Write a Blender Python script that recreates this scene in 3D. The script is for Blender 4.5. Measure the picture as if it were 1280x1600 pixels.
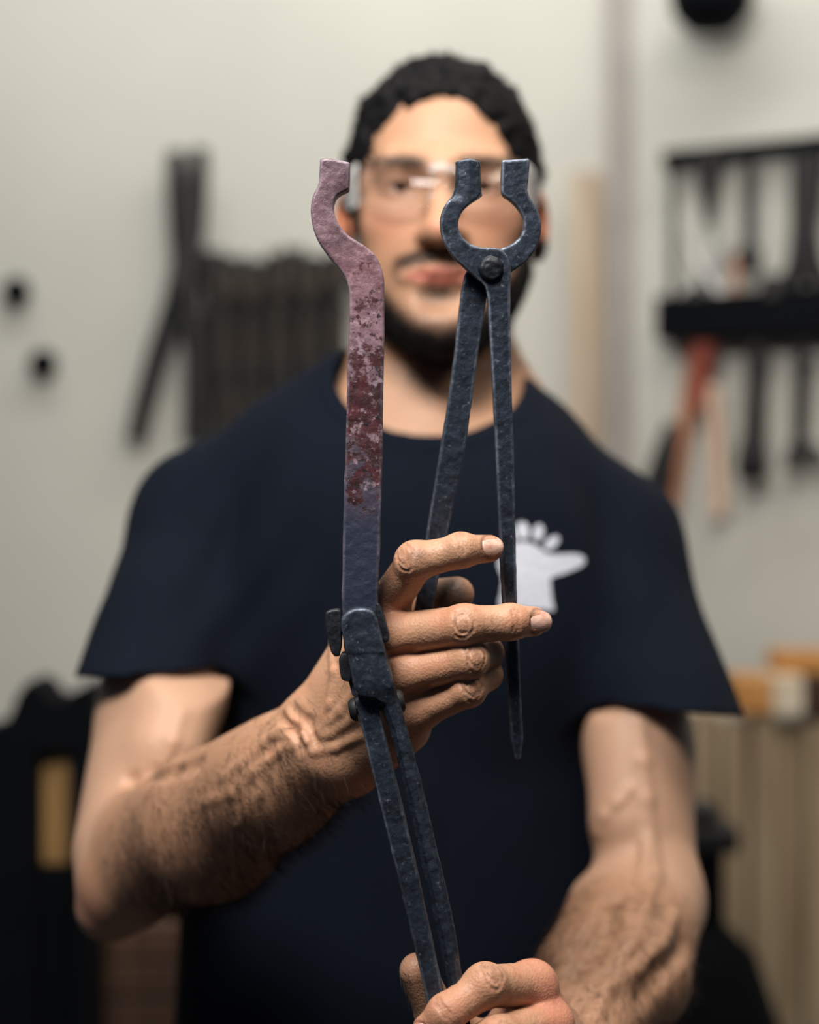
import bpy, bmesh, math, random
import numpy as np
from mathutils import Vector, Matrix

for o in list(bpy.data.objects):
    bpy.data.objects.remove(o)
scene = bpy.context.scene
COL = scene.collection
rng = np.random.default_rng(7)
random.seed(7)

# ------------------------------------------------------------------ camera
F = 2500.0            # focal length in pixels of the 1280x1600 frame
ZC = 1.42             # camera height
cam_d = bpy.data.cameras.new('camera')
cam = bpy.data.objects.new('camera', cam_d)
COL.objects.link(cam)
cam.location = (0, 0, ZC)
cam.rotation_euler = (math.pi / 2, 0, 0)
cam_d.sensor_fit = 'HORIZONTAL'
cam_d.sensor_width = 25.6
cam_d.lens = 50.0
cam_d.clip_start = 0.05
cam_d.dof.use_dof = True
cam_d.dof.focus_distance = 0.903
cam_d.dof.aperture_fstop = 2.2
scene.camera = cam

# ------------------------------------------------------------------ world, lights, exposure
w = bpy.data.worlds.new('world')
scene.world = w
w.use_nodes = True
bg = w.node_tree.nodes['Background']
bg.inputs[0].default_value = (0.36, 0.60, 1.0, 1)
bg.inputs[1].default_value = 0.04


def area(name, loc, target, sx, sy, power, col):
    d = bpy.data.lights.new(name, 'AREA')
    d.shape = 'RECTANGLE'
    d.size, d.size_y = sx, sy
    d.energy = power
    d.color = col
    o = bpy.data.objects.new(name, d)
    COL.objects.link(o)
    o.location = loc
    o.rotation_euler = (Vector(target) - Vector(loc)).to_track_quat('-Z', 'Y').to_euler()
    return o


area('ceiling_light_key', (-0.28, 0.36, 2.32), (0.0, 1.15, 1.50), 0.55, 0.35, 28, (1.0, 0.93, 0.85))
area('ceiling_light_top', (0.30, 0.85, 2.75), (0.0, 1.10, 1.40), 0.5, 0.4, 12, (1.0, 0.90, 0.78))
area('ceiling_light_side', (1.5, 0.7, 2.7), (0.1, 1.15, 1.35), 0.5, 0.5, 7, (1.0, 0.82, 0.64))
area('ceiling_light_wall', (0.1, 2.0, 3.0), (0.1, 2.75, 2.0), 2.2, 0.3, 21, (1.0, 0.955, 0.88))

vs = scene.view_settings
vs.view_transform = 'Standard'
vs.look = 'None'
vs.exposure = 0.0
vs.gamma = 1.0
vs.use_curve_mapping = False


# ------------------------------------------------------------------ helpers: placement
def P(px, py, Y):
    return np.array(((px - 640.0) / F * Y, Y, ZC - (py - 800.0) / F * Y))


def topx(V):
    V = np.asarray(V)
    return V[:, 0] / V[:, 1] * F + 640.0, 800.0 - (V[:, 2] - ZC) / V[:, 1] * F


def on_plane(px, py, p0, n):
    d = np.array(((px - 640.0) / F, 1.0, -(py - 800.0) / F))
    o = np.array((0, 0, ZC))
    t = np.dot(p0 - o, n) / np.dot(d, n)
    return o + d * t


def nrm(v):
    v = np.asarray(v, float)
    return v / (np.linalg.norm(v) + 1e-12)


def lin(r, g, b):
    f = lambda c: (c / 255 / 12.92) if c / 255 <= 0.04045 else ((c / 255 + 0.055) / 1.055) ** 2.4
    return (f(r), f(g), f(b), 1.0)


# ------------------------------------------------------------------ helpers: materials
def nodes_of(name):
    m = bpy.data.materials.new(name)
    m.use_nodes = True
    nt = m.node_tree
    return m, nt, nt.nodes['Principled BSDF']


def mat_noise(name, c1, c2, scale=20, rough=0.6, metal=0.0, bump=0.0, bscale=None, detail=4, c3=None,
              stretch=(1, 1, 1), rough2=None, spec=0.5, pos=(0.35, 0.65)):
    m, nt, bs = nodes_of(name)
    N, L = nt.nodes, nt.links
    tc = N.new('ShaderNodeTexCoord')
    mp = N.new('ShaderNodeMapping')
    mp.inputs['Scale'].default_value = stretch
    L.new(tc.outputs['Object'], mp.inputs[0])
    nz = N.new('ShaderNodeTexNoise')
    nz.inputs['Scale'].default_value = scale
    nz.inputs['Detail'].default_value = detail
    L.new(mp.outputs[0], nz.inputs['Vector'])
    rp = N.new('ShaderNodeValToRGB')
    rp.color_ramp.elements[0].position = pos[0]
    rp.color_ramp.elements[1].position = pos[1]
    rp.color_ramp.elements[0].color = c1
    rp.color_ramp.elements[1].color = c2
    if c3:
        e = rp.color_ramp.elements.new(min(1, pos[1] + 0.12))
        e.color = c3
    L.new(nz.outputs[0], rp.inputs[0])
    L.new(rp.outputs[0], bs.inputs['Base Color'])
    bs.inputs['Metallic'].default_value = metal
    bs.inputs['Roughness'].default_value = rough
    bs.inputs['Specular IOR Level'].default_value = spec
    if rough2 is not None:
        mr = N.new('ShaderNodeMapRange')
        mr.inputs[3].default_value = rough
        mr.inputs[4].default_value = rough2
        L.new(nz.outputs[0], mr.inputs[0])
        L.new(mr.outputs[0], bs.inputs['Roughness'])
    if bump:
        b = N.new('ShaderNodeBump')
        b.inputs['Strength'].default_value = bump
        b.inputs['Distance'].default_value = 0.002
        n2 = N.new('ShaderNodeTexNoise')
        n2.inputs['Scale'].default_value = bscale or scale * 3
        n2.inputs['Detail'].default_value = 5
        L.new(mp.outputs[0], n2.inputs['Vector'])
        L.new(n2.outputs[0], b.inputs['Height'])
        L.new(b.outputs[0], bs.inputs['Normal'])
    return m


M = {}
M['wall'] = mat_noise('wall_paint', lin(189, 191, 185), lin(202, 203, 196), 1.5, 0.8, bump=0.1, bscale=30)
M['floor'] = mat_noise('concrete_floor', lin(58, 56, 54), lin(78, 75, 72), 3, 0.85, bump=0.2)
M['trim'] = mat_noise('trim_paint', lin(150, 145, 142), lin(166, 162, 158), 4, 0.7)
M['black'] = mat_noise('black_steel', lin(5, 8, 13), lin(15, 17, 21), 30, 0.6, 0.0, bump=0.2)
M['blackpaint'] = mat_noise('black_paint', lin(3, 6, 11), lin(7, 10, 16), 8, 0.8, spec=.1)
M['rustrein'] = mat_noise('rusty_steel', lin(12, 13, 16), lin(56, 48, 42), 14, 0.7, 0.1, bump=0.2)
M['tanwood'] = mat_noise('tan_wood', lin(178, 160, 140), lin(196, 181, 162), 8, 0.7, stretch=(6, 6, 0.6))
M['plankwood'] = mat_noise('plank_wood', lin(148, 128, 102), lin(182, 164, 136), 5, 0.75, stretch=(7, 7, 0.7), bump=0.2)
M['orangewood'] = mat_noise('orange_wood', lin(190, 128, 62), lin(208, 156, 94), 6, 0.65, stretch=(1, 5, 5))
M['palewood'] = mat_noise('pale_wood', lin(214, 198, 170), lin(230, 218, 196), 8, 0.7)
M['brownwood'] = mat_noise('brown_wood', lin(52, 34, 24), lin(84, 58, 40), 6, 0.7, stretch=(5, 5, 0.8))
M['yellowwood'] = mat_noise('yellow_wood', lin(120, 92, 54), lin(156, 122, 76), 6, 0.6, stretch=(5, 5, 0.8))
M['red'] = mat_noise('red_grip', lin(128, 56, 44), lin(150, 76, 60), 10, 0.5)
M['brownhandle'] = mat_noise('brown_handle', lin(150, 92, 62), lin(182, 124, 92), 12, 0.6, stretch=(3, 3, 0.6))
M['palehandle'] = mat_noise('pale_handle', lin(204, 172, 148), lin(220, 194, 172), 12, 0.6, stretch=(3, 3, 0.6))
M['chrome'] = mat_noise('grey_steel', lin(150, 152, 154), lin(190, 190, 188), 20, 0.4, 0.5)


# ------------------------------------------------------------------ helpers: objects
def mesh_from(name, V, faces, mat, parent=None, smooth=True, origin=None):
    V = np.asarray(V, float)
    if parent is not None and origin is None:
        origin = np.array(parent.matrix_world.translation) if parent.parent is None else np.array(parent['_o'])
    if origin is None:
        origin = np.zeros(3)
    origin = np.asarray(origin, float)
    me = bpy.data.meshes.new(name)
    if isinstance(faces, np.ndarray):
        nf, k = faces.shape
        me.vertices.add(len(V))
        me.vertices.foreach_set('co', (V - origin).astype(np.float32).ravel())
        me.loops.add(nf * k)
        me.loops.foreach_set('vertex_index', faces.astype(np.int32).ravel())
        me.polygons.add(nf)
        me.polygons.foreach_set('loop_start', np.arange(0, nf * k, k, dtype=np.int32))
        me.polygons.foreach_set('loop_total', np.full(nf, k, dtype=np.int32))
        me.update(calc_edges=True)
        me.validate()
    else:
        me.from_pydata([tuple(v) for v in (V - origin)], [], faces)
        me.update()
    if smooth:
        me.polygons.foreach_set('use_smooth', np.ones(len(me.polygons), dtype=bool))
    me.materials.append(mat)
    o = bpy.data.objects.new(name, me)
    COL.objects.link(o)
    if parent is not None:
        o.parent = parent
        # parents sit unrotated; world position of this object's origin:
        base = np.array(parent['_o']) if '_o' in parent else np.array(parent.location)
        o.location = tuple(origin - base)
    else:
        o.location = tuple(origin)
    o['_o'] = [float(c) for c in origin]
    return o


def thing(name, loc, label, cat, group=None):
    o = bpy.data.objects.new(name, None)
    COL.objects.link(o)
    o.empty_display_size = 0.05
    o.location = tuple(float(c) for c in loc)
    o['_o'] = [float(c) for c in loc]
    o['label'] = label
    o['category'] = cat
    if group:
        o['group'] = group
    bpy.context.view_layer.update()
    return o


def tag(o, label, cat, group=None):
    o['label'] = label
    o['category'] = cat
    if group:
        o['group'] = group
    return o


class MB:
    """collects boxes, tubes, lathes into one mesh"""

    def __init__(self):
        self.v, self.f = [], []

    def add(self, V, Fc):
        b = len(self.v)
        self.v += [tuple(p) for p in V]
        self.f += [tuple(i + b for i in f) for f in Fc]
        return self

    def box(self, c, s, R=None, bev=0.0):
        bm = bmesh.new()
        bmesh.ops.create_cube(bm, size=1)
        for v in bm.verts:
            v.co = Vector((v.co.x * s[0], v.co.y * s[1], v.co.z * s[2]))
        if bev:
            bmesh.ops.bevel(bm, geom=bm.edges[:], offset=bev, segments=2, affect='EDGES', profile=0.5)
        bm.verts.index_update()
        V = [np.array(v.co) for v in bm.verts]
        Fc = [[v.index for v in f.verts] for f in bm.faces]
        bm.free()
        if R is not None:
            V = [R @ v for v in V]
        return self.add([v + np.asarray(c) for v in V], Fc)

    def tube(self, pts, rad, n=10, flat=1.0, flatdir=(0, 1, 0), cap=True):
        pts = [np.asarray(p, float) for p in pts]
        if np.isscalar(rad):
            rad = [rad] * len(pts)
        V, Fc = [], []
        fd = np.asarray(flatdir, float)
        for i, p in enumerate(pts):
            t = nrm(pts[min(i + 1, len(pts) - 1)] - pts[max(i - 1, 0)])
            b = fd - t * np.dot(fd, t)
            if np.linalg.norm(b) < 1e-3:
                b = np.cross(t, (1, 0, 0))
            b = nrm(b)
            a = np.cross(t, b)
            for k in range(n):
                th = 2 * math.pi * k / n
                V.append(p + rad[i] * (math.cos(th) * a + flat * math.sin(th) * b))
        for i in range(len(pts) - 1):
            for k in range(n):
                k2 = (k + 1) % n
                Fc.append((i * n + k, i * n + k2, (i + 1) * n + k2, (i + 1) * n + k))
        if cap:
            Fc.append(tuple(range(n - 1, -1, -1)))
            m = (len(pts) - 1) * n
            Fc.append(tuple(m + k for k in range(n)))
        return self.add(V, Fc)

    def lathe(self, c, prof, n=20, axis=2):
        V, Fc = [], []
        for (r, z) in prof:
            for k in range(n):
                th = 2 * math.pi * k / n
                q = [r * math.cos(th), r * math.sin(th), z]
                if axis == 1:
                    q = [q[0], q[2], q[1]]
                elif axis == 0:
                    q = [q[2], q[0], q[1]]
                V.append(np.asarray(c) + np.array(q))
        m = len(prof)
        for i in range(m - 1):
            for k in range(n):
                k2 = (k + 1) % n
                Fc.append((i * n + k, i * n + k2, (i + 1) * n + k2, (i + 1) * n + k))
        Fc.append(tuple(range(n - 1, -1, -1)))
        Fc.append(tuple((m - 1) * n + k for k in range(n)))
        return self.add(V, Fc)

    def build(self, name, mat, parent=None, smooth=False, origin=None):
        if parent is None and origin is None:
            A = np.array(self.v)
            origin = np.array((A[:, 0].mean(), A[:, 1].mean(), A[:, 2].min()))
        o = mesh_from(name, self.v, self.f, mat, parent, smooth, origin)
        bm = bmesh.new()
        bm.from_mesh(o.data)
        bmesh.ops.recalc_face_normals(bm, faces=bm.faces[:])
        bm.to_mesh(o.data)
        bm.free()
        if smooth == 'auto':
            o.data.polygons.foreach_set('use_smooth', np.ones(len(o.data.polygons), dtype=bool))
            bm = bmesh.new()
            bm.from_mesh(o.data)
            for e in bm.edges:
                if len(e.link_faces) == 2 and e.calc_face_angle(0) > 0.7:
                    e.smooth = False
            bm.to_mesh(o.data)
            bm.free()
        return o


# ------------------------------------------------------------------ signed distance modelling
def vnoise(p, freq, seed=0):
    q = p * freq + 100.0 + seed * 17.13
    i = np.floor(q).astype(np.int64)
    f = q - i
    u = f * f * (3 - 2 * f)

    def hs(ix, iy, iz):
        h = (ix * 374761393 + iy * 668265263 + iz * 1274126177 + seed * 974711) & 0xFFFFFFFF
        h = ((h ^ (h >> 13)) * 1103515245) & 0xFFFFFFFF
        h = (h ^ (h >> 16)) & 0xFFFF
        return h / 32767.5 - 1.0

    r = 0
    for dx in (0, 1):
        wx = u[..., 0] if dx else 1 - u[..., 0]
        for dy in (0, 1):
            wy = u[..., 1] if dy else 1 - u[..., 1]
            for dz in (0, 1):
                wz = u[..., 2] if dz else 1 - u[..., 2]
                r = r + wx * wy * wz * hs(i[..., 0] + dx, i[..., 1] + dy, i[..., 2] + dz)
    return r


class Prim:
    def __init__(self, fn, c, R, op='+', k=0.01):
        self.fn, self.c, self.R, self.op, self.k = fn, np.asarray(c), R, op, k


def rc(a, b, ra, rb, op='+', k=0.01, flat=None, fdir=None):
    a, b = np.asarray(a, float), np.asarray(b, float)
    ab = b - a
    L2 = max(np.dot(ab, ab), 1e-12)
    if flat is not None:
        fd = nrm(fdir)

    def fn(p):
        pa = p - a
        t = np.clip(pa @ ab / L2, 0, 1)
        v = pa - t[:, None] * ab
        r = ra + t * (rb - ra)
        if flat is not None:
            s = v @ fd
            v = v + (s * (1 / flat - 1))[:, None] * fd
            return (np.sqrt((v * v).sum(1)) - r) * (flat + 0.25 * (1 - flat))
        return np.sqrt((v * v).sum(1)) - r

    return Prim(fn, (a + b) / 2, math.sqrt(L2) / 2 + max(ra, rb), op, k)


def el(c, r, R=None, op='+', k=0.01):
    c, r = np.asarray(c, float), np.asarray(r, float)

    def fn(p):
        q = p - c
        if R is not None:
            q = q @ R
        k0 = np.sqrt(((q / r) ** 2).sum(1))
        k1 = np.sqrt(((q / (r * r)) ** 2).sum(1)) + 1e-9
        return k0 * (k0 - 1) / k1

    return Prim(fn, c, float(max(r)), op, k)


def smin(a, b, k):
    if k <= 1e-6:
        return np.minimum(a, b)
    h = np.maximum(k - np.abs(a - b), 0) / k
    return np.minimum(a, b) - h * h * k * 0.25


def smax(a, b, k):
    return -smin(-a, -b, k)


class Layer:
    def __init__(self, items=None, op='+', k=0.01):
        self.items = items or []
        self.op, self.k = op, k

    kk = 0.0

    def ev(self, p, cc=None, cr=None, kk=0.0):
        d = None
        for it in self.items:
            if isinstance(it, Layer):
                v = it.ev(p, cc, cr, max(kk, it.k))
                if v is None:
                    continue
            else:
                if cc is not None and np.linalg.norm(it.c - cc) > it.R + cr + max(kk, it.k) + 0.010:
                    continue
                if it.op == '-' and d is None:
                    continue
                v = it.fn(p)
            if d is None:
                d = v
            elif it.op == '+':
                d = smin(d, v, it.k)
            else:
                d = smax(d, -v, it.k)
        return d

    def __call__(self, p, cc=None, cr=None):
        d = self.ev(p, cc, cr, self.kk)
        return np.full(len(p), 0.2) if d is None else d


def surfnet(f, bmin, bmax, h, lev=3, smooth=1, slack=1.6):
    B = 8
    size = B * h
    bmin, bmax = np.minimum(bmin, bmax).astype(float), np.maximum(bmin, bmax).astype(float)
    n = np.ceil((bmax - bmin) / (size * 2 ** lev)).astype(int)
    g = np.stack(np.meshgrid(*[np.arange(k) for k in n], indexing='ij'), -1).reshape(-1, 3)
    ch = np.array([(a, b, c) for a in (0, 1) for b in (0, 1) for c in (0, 1)])
    for l in range(lev, -1, -1):
        bs = size * 2 ** l
        v = f(bmin + (g + 0.5) * bs)
        g = g[np.abs(v) < bs * 0.866 * slack + 0.003]
        if l > 0:
            g = (g[:, None, :] * 2 + ch).reshape(-1, 3)
    loc9 = np.stack(np.meshgrid(*[np.arange(9)] * 3, indexing='ij'), -1).reshape(-1, 3)
    grp = g >> 2
    gk = (grp[:, 0] * 4096 + grp[:, 1]) * 4096 + grp[:, 2]
    order = np.argsort(gk, kind='stable')
    g, gk = g[order], gk[order]
    cuts = np.flatnonzero(np.diff(gk)) + 1
    keysL, posL, cornL = [], [], []
    off = ch  # corner offsets order (a,b,c)
    for blk in np.split(g, cuts):
        if len(blk) == 0:
            continue
        pts = ((blk[:, None, :] * B + loc9) * h).reshape(-1, 3) + bmin
        lo, hi = pts.min(0), pts.max(0)
        vals = f(pts, (lo + hi) / 2, float(np.linalg.norm(hi - lo) / 2)).reshape(-1, 9, 9, 9)
        C = np.stack([vals[:, a:a + 8, b:b + 8, c:c + 8] for a, b, c in off], -1)
        s = (C < 0).sum(-1)
        act = np.argwhere((s > 0) & (s < 8))
        if len(act) == 0:
            continue
        cell = blk[act[:, 0]] * B + act[:, 1:]
        keysL.append(cell)
        cornL.append(C[act[:, 0], act[:, 1], act[:, 2], act[:, 3]])
    cell = np.concatenate(keysL)
    cv = np.concatenate(cornL)
    acc = np.zeros((len(cell), 3))
    cnt = np.zeros(len(cell))
    idx = {tuple(o): i for i, o in enumerate(off)}
    for o in off:
        for ax in range(3):
            if o[ax] == 0:
                o2 = o.copy()
                o2[ax] = 1
                a, b = cv[:, idx[tuple(o)]], cv[:, idx[tuple(o2)]]
                m = (a < 0) != (b < 0)
                t = np.where(m, a / np.where(m, a - b, 1), 0)
                q = np.tile(o.astype(float), (len(cell), 1))
                q[:, ax] = t
                acc += q * m[:, None]
                cnt += m
    V = (cell + acc / cnt[:, None]) * h + bmin
    K = 1 << 20
    key = (cell[:, 0].astype(np.int64) * K + cell[:, 1]) * K + cell[:, 2]
    so = np.argsort(key)
    sk = key[so]

    def look(c):
        k = (c[:, 0].astype(np.int64) * K + c[:, 1]) * K + c[:, 2]
        j = np.clip(np.searchsorted(sk, k), 0, len(sk) - 1)
        return np.where(sk[j] == k, so[j], -1)

    quads = []
    E = np.eye(3, dtype=int)
    for ax in range(3):
        e1, e2 = E[(ax + 1) % 3], E[(ax + 2) % 3]
        a, b = cv[:, 0], cv[:, idx[tuple(E[ax])]]
        m = (a < 0) != (b < 0)
        c = cell[m]
        q = np.stack([look(c - e1 - e2), look(c - e2), look(c), look(c - e1)], 1)
        fl = (a[m] >= 0)
        q[fl] = q[fl][:, ::-1]
        quads.append(q[(q >= 0).all(1)])
    Q = np.concatenate(quads)
    for _ in range(smooth):
        s = np.zeros_like(V)
        n_ = np.zeros(len(V))
        for i in range(4):
            for j in ((i + 1) % 4, (i + 3) % 4):
                for ax in range(3):
                    s[:, ax] += np.bincount(Q[:, i], V[Q[:, j], ax], len(V))
                n_ += np.bincount(Q[:, i], minlength=len(V))
        V = np.where(n_[:, None] > 0, V * 0.5 + 0.5 * s / np.maximum(n_, 1)[:, None], V)
    return V, Q


def compact(V, Q):
    u, inv = np.unique(Q, return_inverse=True)
    return V[u], inv.reshape(Q.shape)


def vert_normals(V, Q):
    n = np.cross(V[Q[:, 2]] - V[Q[:, 0]], V[Q[:, 3]] - V[Q[:, 1]])
    out = np.zeros_like(V)
    for i in range(4):
        for ax in range(3):
            out[:, ax] += np.bincount(Q[:, i], n[:, ax], len(V))
    return out / (np.linalg.norm(out, axis=1)[:, None] + 1e-12)


def set_color(o, name, C):
    at = o.data.color_attributes.new(name, 'FLOAT_COLOR', 'POINT')
    A = np.ones((len(C), 4), np.float32)
    A[:, :3] = C
    at.data.foreach_set('color', A.ravel())


def sstep(a, b, x):
    t = np.clip((x - a) / (b - a), 0, 1)
    return t * t * (3 - 2 * t)


# ================================================================== THE ROOM
YB = 2.75


def structure(o):
    o['kind'] = 'structure'
    return o


structure(MB().box((0, 1.2, -0.05), (6.5, 7.0, 0.1)).build('floor', M['floor'], origin=(0, 1.2, -0.1)))
xc = (968 - 640) / F * YB
structure(MB().box(((-2.6 + xc) / 2, YB + 0.06, 1.6), (xc + 2.6, 0.12, 3.2)).build('wall_back', M['wall'], origin=(0, YB, 0)))
# wall on the right stands askew, coming towards the viewer
WR0 = np.array((xc, YB, 0.0))
WRD = nrm((1.0, -0.5, 0.0))
WRN = nrm((-0.5, -1.0, 0.0))
ang = math.atan2(WRD[1], WRD[0])
RZ = np.array(((math.cos(ang), -math.sin(ang), 0), (math.sin(ang), math.cos(ang), 0), (0, 0, 1)))
structure(MB().box(WR0 + WRD * 1.1 - WRN * 0.06 + np.array((0, 0, 1.6)), (2.2, 0.12, 3.2), RZ).build('wall_right', M['wall'], origin=WR0))
structure(MB().box((xc - 0.002, YB - 0.012, 1.6), (0.042, 0.024, 3.2), bev=0.004).build('trim_1', M['trim'], origin=(xc, YB, 0)))


def BP(px, py, off=0.0):
    return P(px, py, YB - off)


def RP(px, py, off=0.0):
    return on_plane(px, py, WR0 + WRN * off, WRN)


# ------------------------------------------------------------------ hanging tongs on the left of the back wall
def wall_tongs(label, px, top, piv, bot, spread, jaw, lean, mat, group, depth=0.03, width=11, straight=False):
    base = BP(px, bot, depth)
    t = thing('forging_tongs', base, label, 'tongs', group)
    for s in (-1, 1):
        m = MB()
        yj = piv - top
        pts = [BP(px + lean * (piv - top) / 300 + s * jaw * 0.45, top, depth + s * 0.007),
               BP(px + s * jaw, top + yj * 0.25, depth + s * 0.007),
               BP(px + s * jaw * 0.95, top + yj * 0.55, depth + s * 0.007),
               BP(px + s * jaw * 0.35, top + yj * 0.85, depth + s * 0.006),
               BP(px, piv, depth + s * 0.006),
               BP(px - s * spread * 0.35, piv + (bot - piv) * 0.3, depth + s * 0.004),
               BP(px - s * spread * 0.8, piv + (bot - piv) * 0.7, depth),
               BP(px - s * spread + lean, bot, depth)]
        m.tube(pts, [width * .0011, width * .0012, width * .0013, width * .0014, width * .0013, width * .0010, width * .0009, width * .0008], 10, 0.7)
        m.build('tongs_half', mat, t, 'auto')
    MB().lathe(BP(px, piv, depth + 0.016), [(0.001, -0.004), (0.009, -0.003), (0.009, 0.02)], 12, 1).build('rivet', M['black'], t, True)
    return t


bigt = thing('forging_tongs', BP(260, 690, 0.05), 'large dark open tongs hanging apart at the left, reins spread like an upside-down V', 'tongs', 'tongs hanging on the back wall')
for s, pts, rad in ((-1, [(276, 236), (277, 300), (284, 360), (290, 420), (287, 462), (264, 500), (244, 560), (226, 625), (211, 690)], [13, 15, 17, 19, 22, 16, 15, 14, 13]),
                    (1, [(313, 232), (309, 300), (300, 360), (288, 420), (282, 462), (299, 500), (306, 560), (303, 625), (300, 692)], [11, 13, 17, 19, 22, 16, 15, 14, 13])):
    MB().tube([BP(x, y, 0.05 + 0.006 * s) for x, y in pts], [r * 0.0013 for r in rad], 12, 0.55).build('tongs_half', M['black'], bigt, 'auto')
MB().lathe(BP(285, 462, 0.072), [(0.002, -0.004), (0.012, -0.002), (0.012, 0.02)], 14, 1).build('rivet', M['black'], bigt, True)

rail = MB()
rail.tube([BP(300, 436, 0.035), BP(700, 436, 0.035)], 0.010, 10)
for x in (306, 560, 690):
    rail.tube([BP(x, 436, -0.005), BP(x, 436, 0.035)], 0.008, 8)
tag(rail.build('tongs_rail', M['black'], None, 'auto'), 'black steel rail carrying the crowded row of hanging tongs', 'rail')
specs = [
    (333, 392, 455, 700, 15, 10, 3, 'dark narrow-jawed tongs at the left end of the crowded rail'),
    (352, 418, 470, 690, 12, 11, 4, 'rusty short-jawed tongs hanging second from the left end of the rail'),
    (372, 402, 466, 675, 14, 11, -3, 'dark round-jawed tongs hanging third from the left end of the rail'),
    (392, 424, 474, 690, 13, 9, 2, 'rusty small-jawed tongs hanging fourth from the left end of the rail'),
    (414, 408, 470, 668, 15, 12, 4, 'dark wide-jawed tongs hanging fifth from the left end of the rail'),
    (436, 395, 462, 690, 13, 10, -2, 'tall dark tongs at the middle of the crowded rail, sixth from its left end'),
    (458, 388, 455, 662, 14, 12, 3, 'tall black tongs with high jaws, seventh from the left end of the rail'),
    (480, 412, 470, 680, 13, 10, 2, 'rusty tongs hanging eighth from the left end of the rail'),
    (503, 400, 462, 655, 14, 12, -3, 'dark tongs just left of the purple tong jaw, over the shoulder'),
    (527, 396, 460, 670, 13, 11, 2, 'dark tongs half behind the purple tong jaw by the ear'),
]
for i, (px, top, piv, bot, sp, jw, ln, lb) in enumerate(specs):
    wall_tongs(lb, px, top, piv, bot, sp, jw, ln, M['rustrein'] if i % 2 else M['black'], 'tongs hanging on the back wall',
               depth=(0.055, 0.088)[i % 2], width=11 + (i % 3))

# two dark knobs at the left edge
for px, py, lb in ((25, 455, 'upper black round peg on the pale wall at the left edge'), (67, 568, 'lower black round peg on the pale wall at the left edge')):
    k = MB().lathe(BP(px, py, 0.028), [(0.002, -0.012), (0.017, -0.010), (0.025, 0.0), (0.022, 0.012), (0.012, 0.019), (0.012, 0.03)], 18, 1)
    tag(k.build('wall_peg', M['blackpaint'], None, True), lb, 'peg', 'black wall pegs')

# leaning boards near the corner
bd = thing('wooden_board', BP(922, 1500, 0.05), 'tan wooden board standing against the wall beside the corner trim', 'board')
for a, b, wd, dp in ((908, 896, 0.030, 0.05), (934, 925, 0.014, 0.035)):
    m = MB()
    p0, p1 = BP(a, 268 + (b % 7), dp), BP(b, 2050, dp + 0.03)
    m.tube([p0, p1], wd * 0.62, 4, 0.5)
    m.build('board_strip', M['tanwood'], bd)

# black fixture at the top right
fx = thing('wall_fixture', RP(1115, 40, 0.10), 'black rounded fixture high above the tool rack, cut by the top edge', 'fixture')
c = RP(1112, 8, 0.10)
MB().lathe(c, [(0.004, -0.042), (0.04, -0.036), (0.062, -0.012), (0.068, 0.02), (0.06, 0.07), (0.02, 0.09)], 20, 2).build('fixture_body', M['blackpaint'], fx, True)
MB().tube([c + np.array((0, 0, 0.06)), RP(1112, -20, 0.0)], 0.014, 10).build('bracket', M['black'], fx, True)
MB().box(RP(1112, -25, 0.006), (0.08, 0.012, 0.08), RZ, 0.003).build('wall_plate', M['black'], fx)

# ------------------------------------------------------------------ tool rack on the right
rack = thing('tool_rack', RP(1180, 530, 0.0), 'black wall rack with a thin top bar and a deep lower shelf', 'rack')


def rbar(px0, px1, py0, py1, off, dep, name, mat):
    a, b = RP(px0, (py0 + py1) / 2, off), RP(px1, (py0 + py1) / 2, off)
    b[2] = a[2]
    L = np.linalg.norm(b - a)
    hgt = (py1 - py0) / F * (a[1])
    MB().box((a + b) / 2, (L, dep, hgt), RZ, 0.002).build(name, mat, rack)


rbar(1038, 1420, 238, 262, 0.03, 0.03, 'top_bar', M['blackpaint'])
rbar(1036, 1420, 468, 534, 0.05, 0.09, 'lower_shelf', M['blackpaint'])
for px in (1052, 1400):
    a = RP(px, 250, 0.006)
    b = RP(px, 500, 0.006)
    MB().box((a + b) / 2, (0.012, 0.01, abs(a[2] - b[2])), RZ, 0.002).build('upright', M['black'], rack)


def rtool(name, label, cat, parts, group=None):
    base = RP(parts[0][1][-1][0], parts[0][1][-1][1], 0.05)
    t = thing(name, base, label, cat, group)
    for pn, pts, rad, mat, off, fl in parts:
        MB().tube([RP(x, y, off) for x, y in pts], [r * (0.00135 if mat is M['black'] else 0.00104) for r in rad], 12, fl, WRN).build(pn, mat, t, 'auto')
    return t


rtool('punch', 'black tapering punch hanging from the top bar of the rack', 'punch',
      [('shank', [(1106, 246), (1106, 275), (1107, 330), (1107, 352)], [14, 14, 7, 3], M['black'], 0.072, 0.9),
       ('collar', [(1106, 240), (1106, 252)], [18, 18], M['black'], 0.072, 0.9)])
rtool('steel_rod', 'thin dark rod with a lump at its foot, hanging mid-rack', 'rod',
      [('rod', [(1171, 250), (1171, 330), (1171, 395)], [8, 7, 8], M['black'], 0.06, 1.0),
       ('lump', [(1171, 380), (1171, 396), (1172, 425)], [8, 15, 12], M['black'], 0.06, 0.9)])
rtool('bow_tongs', 'thick black tongs standing in the shelf at the right edge', 'tongs',
      [('tongs_half', [(1256, 240), (1255, 300), (1256, 360), (1252, 410), (1238, 440), (1228, 465)], [15, 15, 16, 17, 14, 12], M['black'], 0.06, 0.6),
       ('tongs_half', [(1276, 240), (1272, 300), (1262, 360), (1268, 410), (1282, 440), (1290, 465)], [12, 12, 13, 14, 13, 12], M['black'], 0.05, 0.6)])
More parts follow.
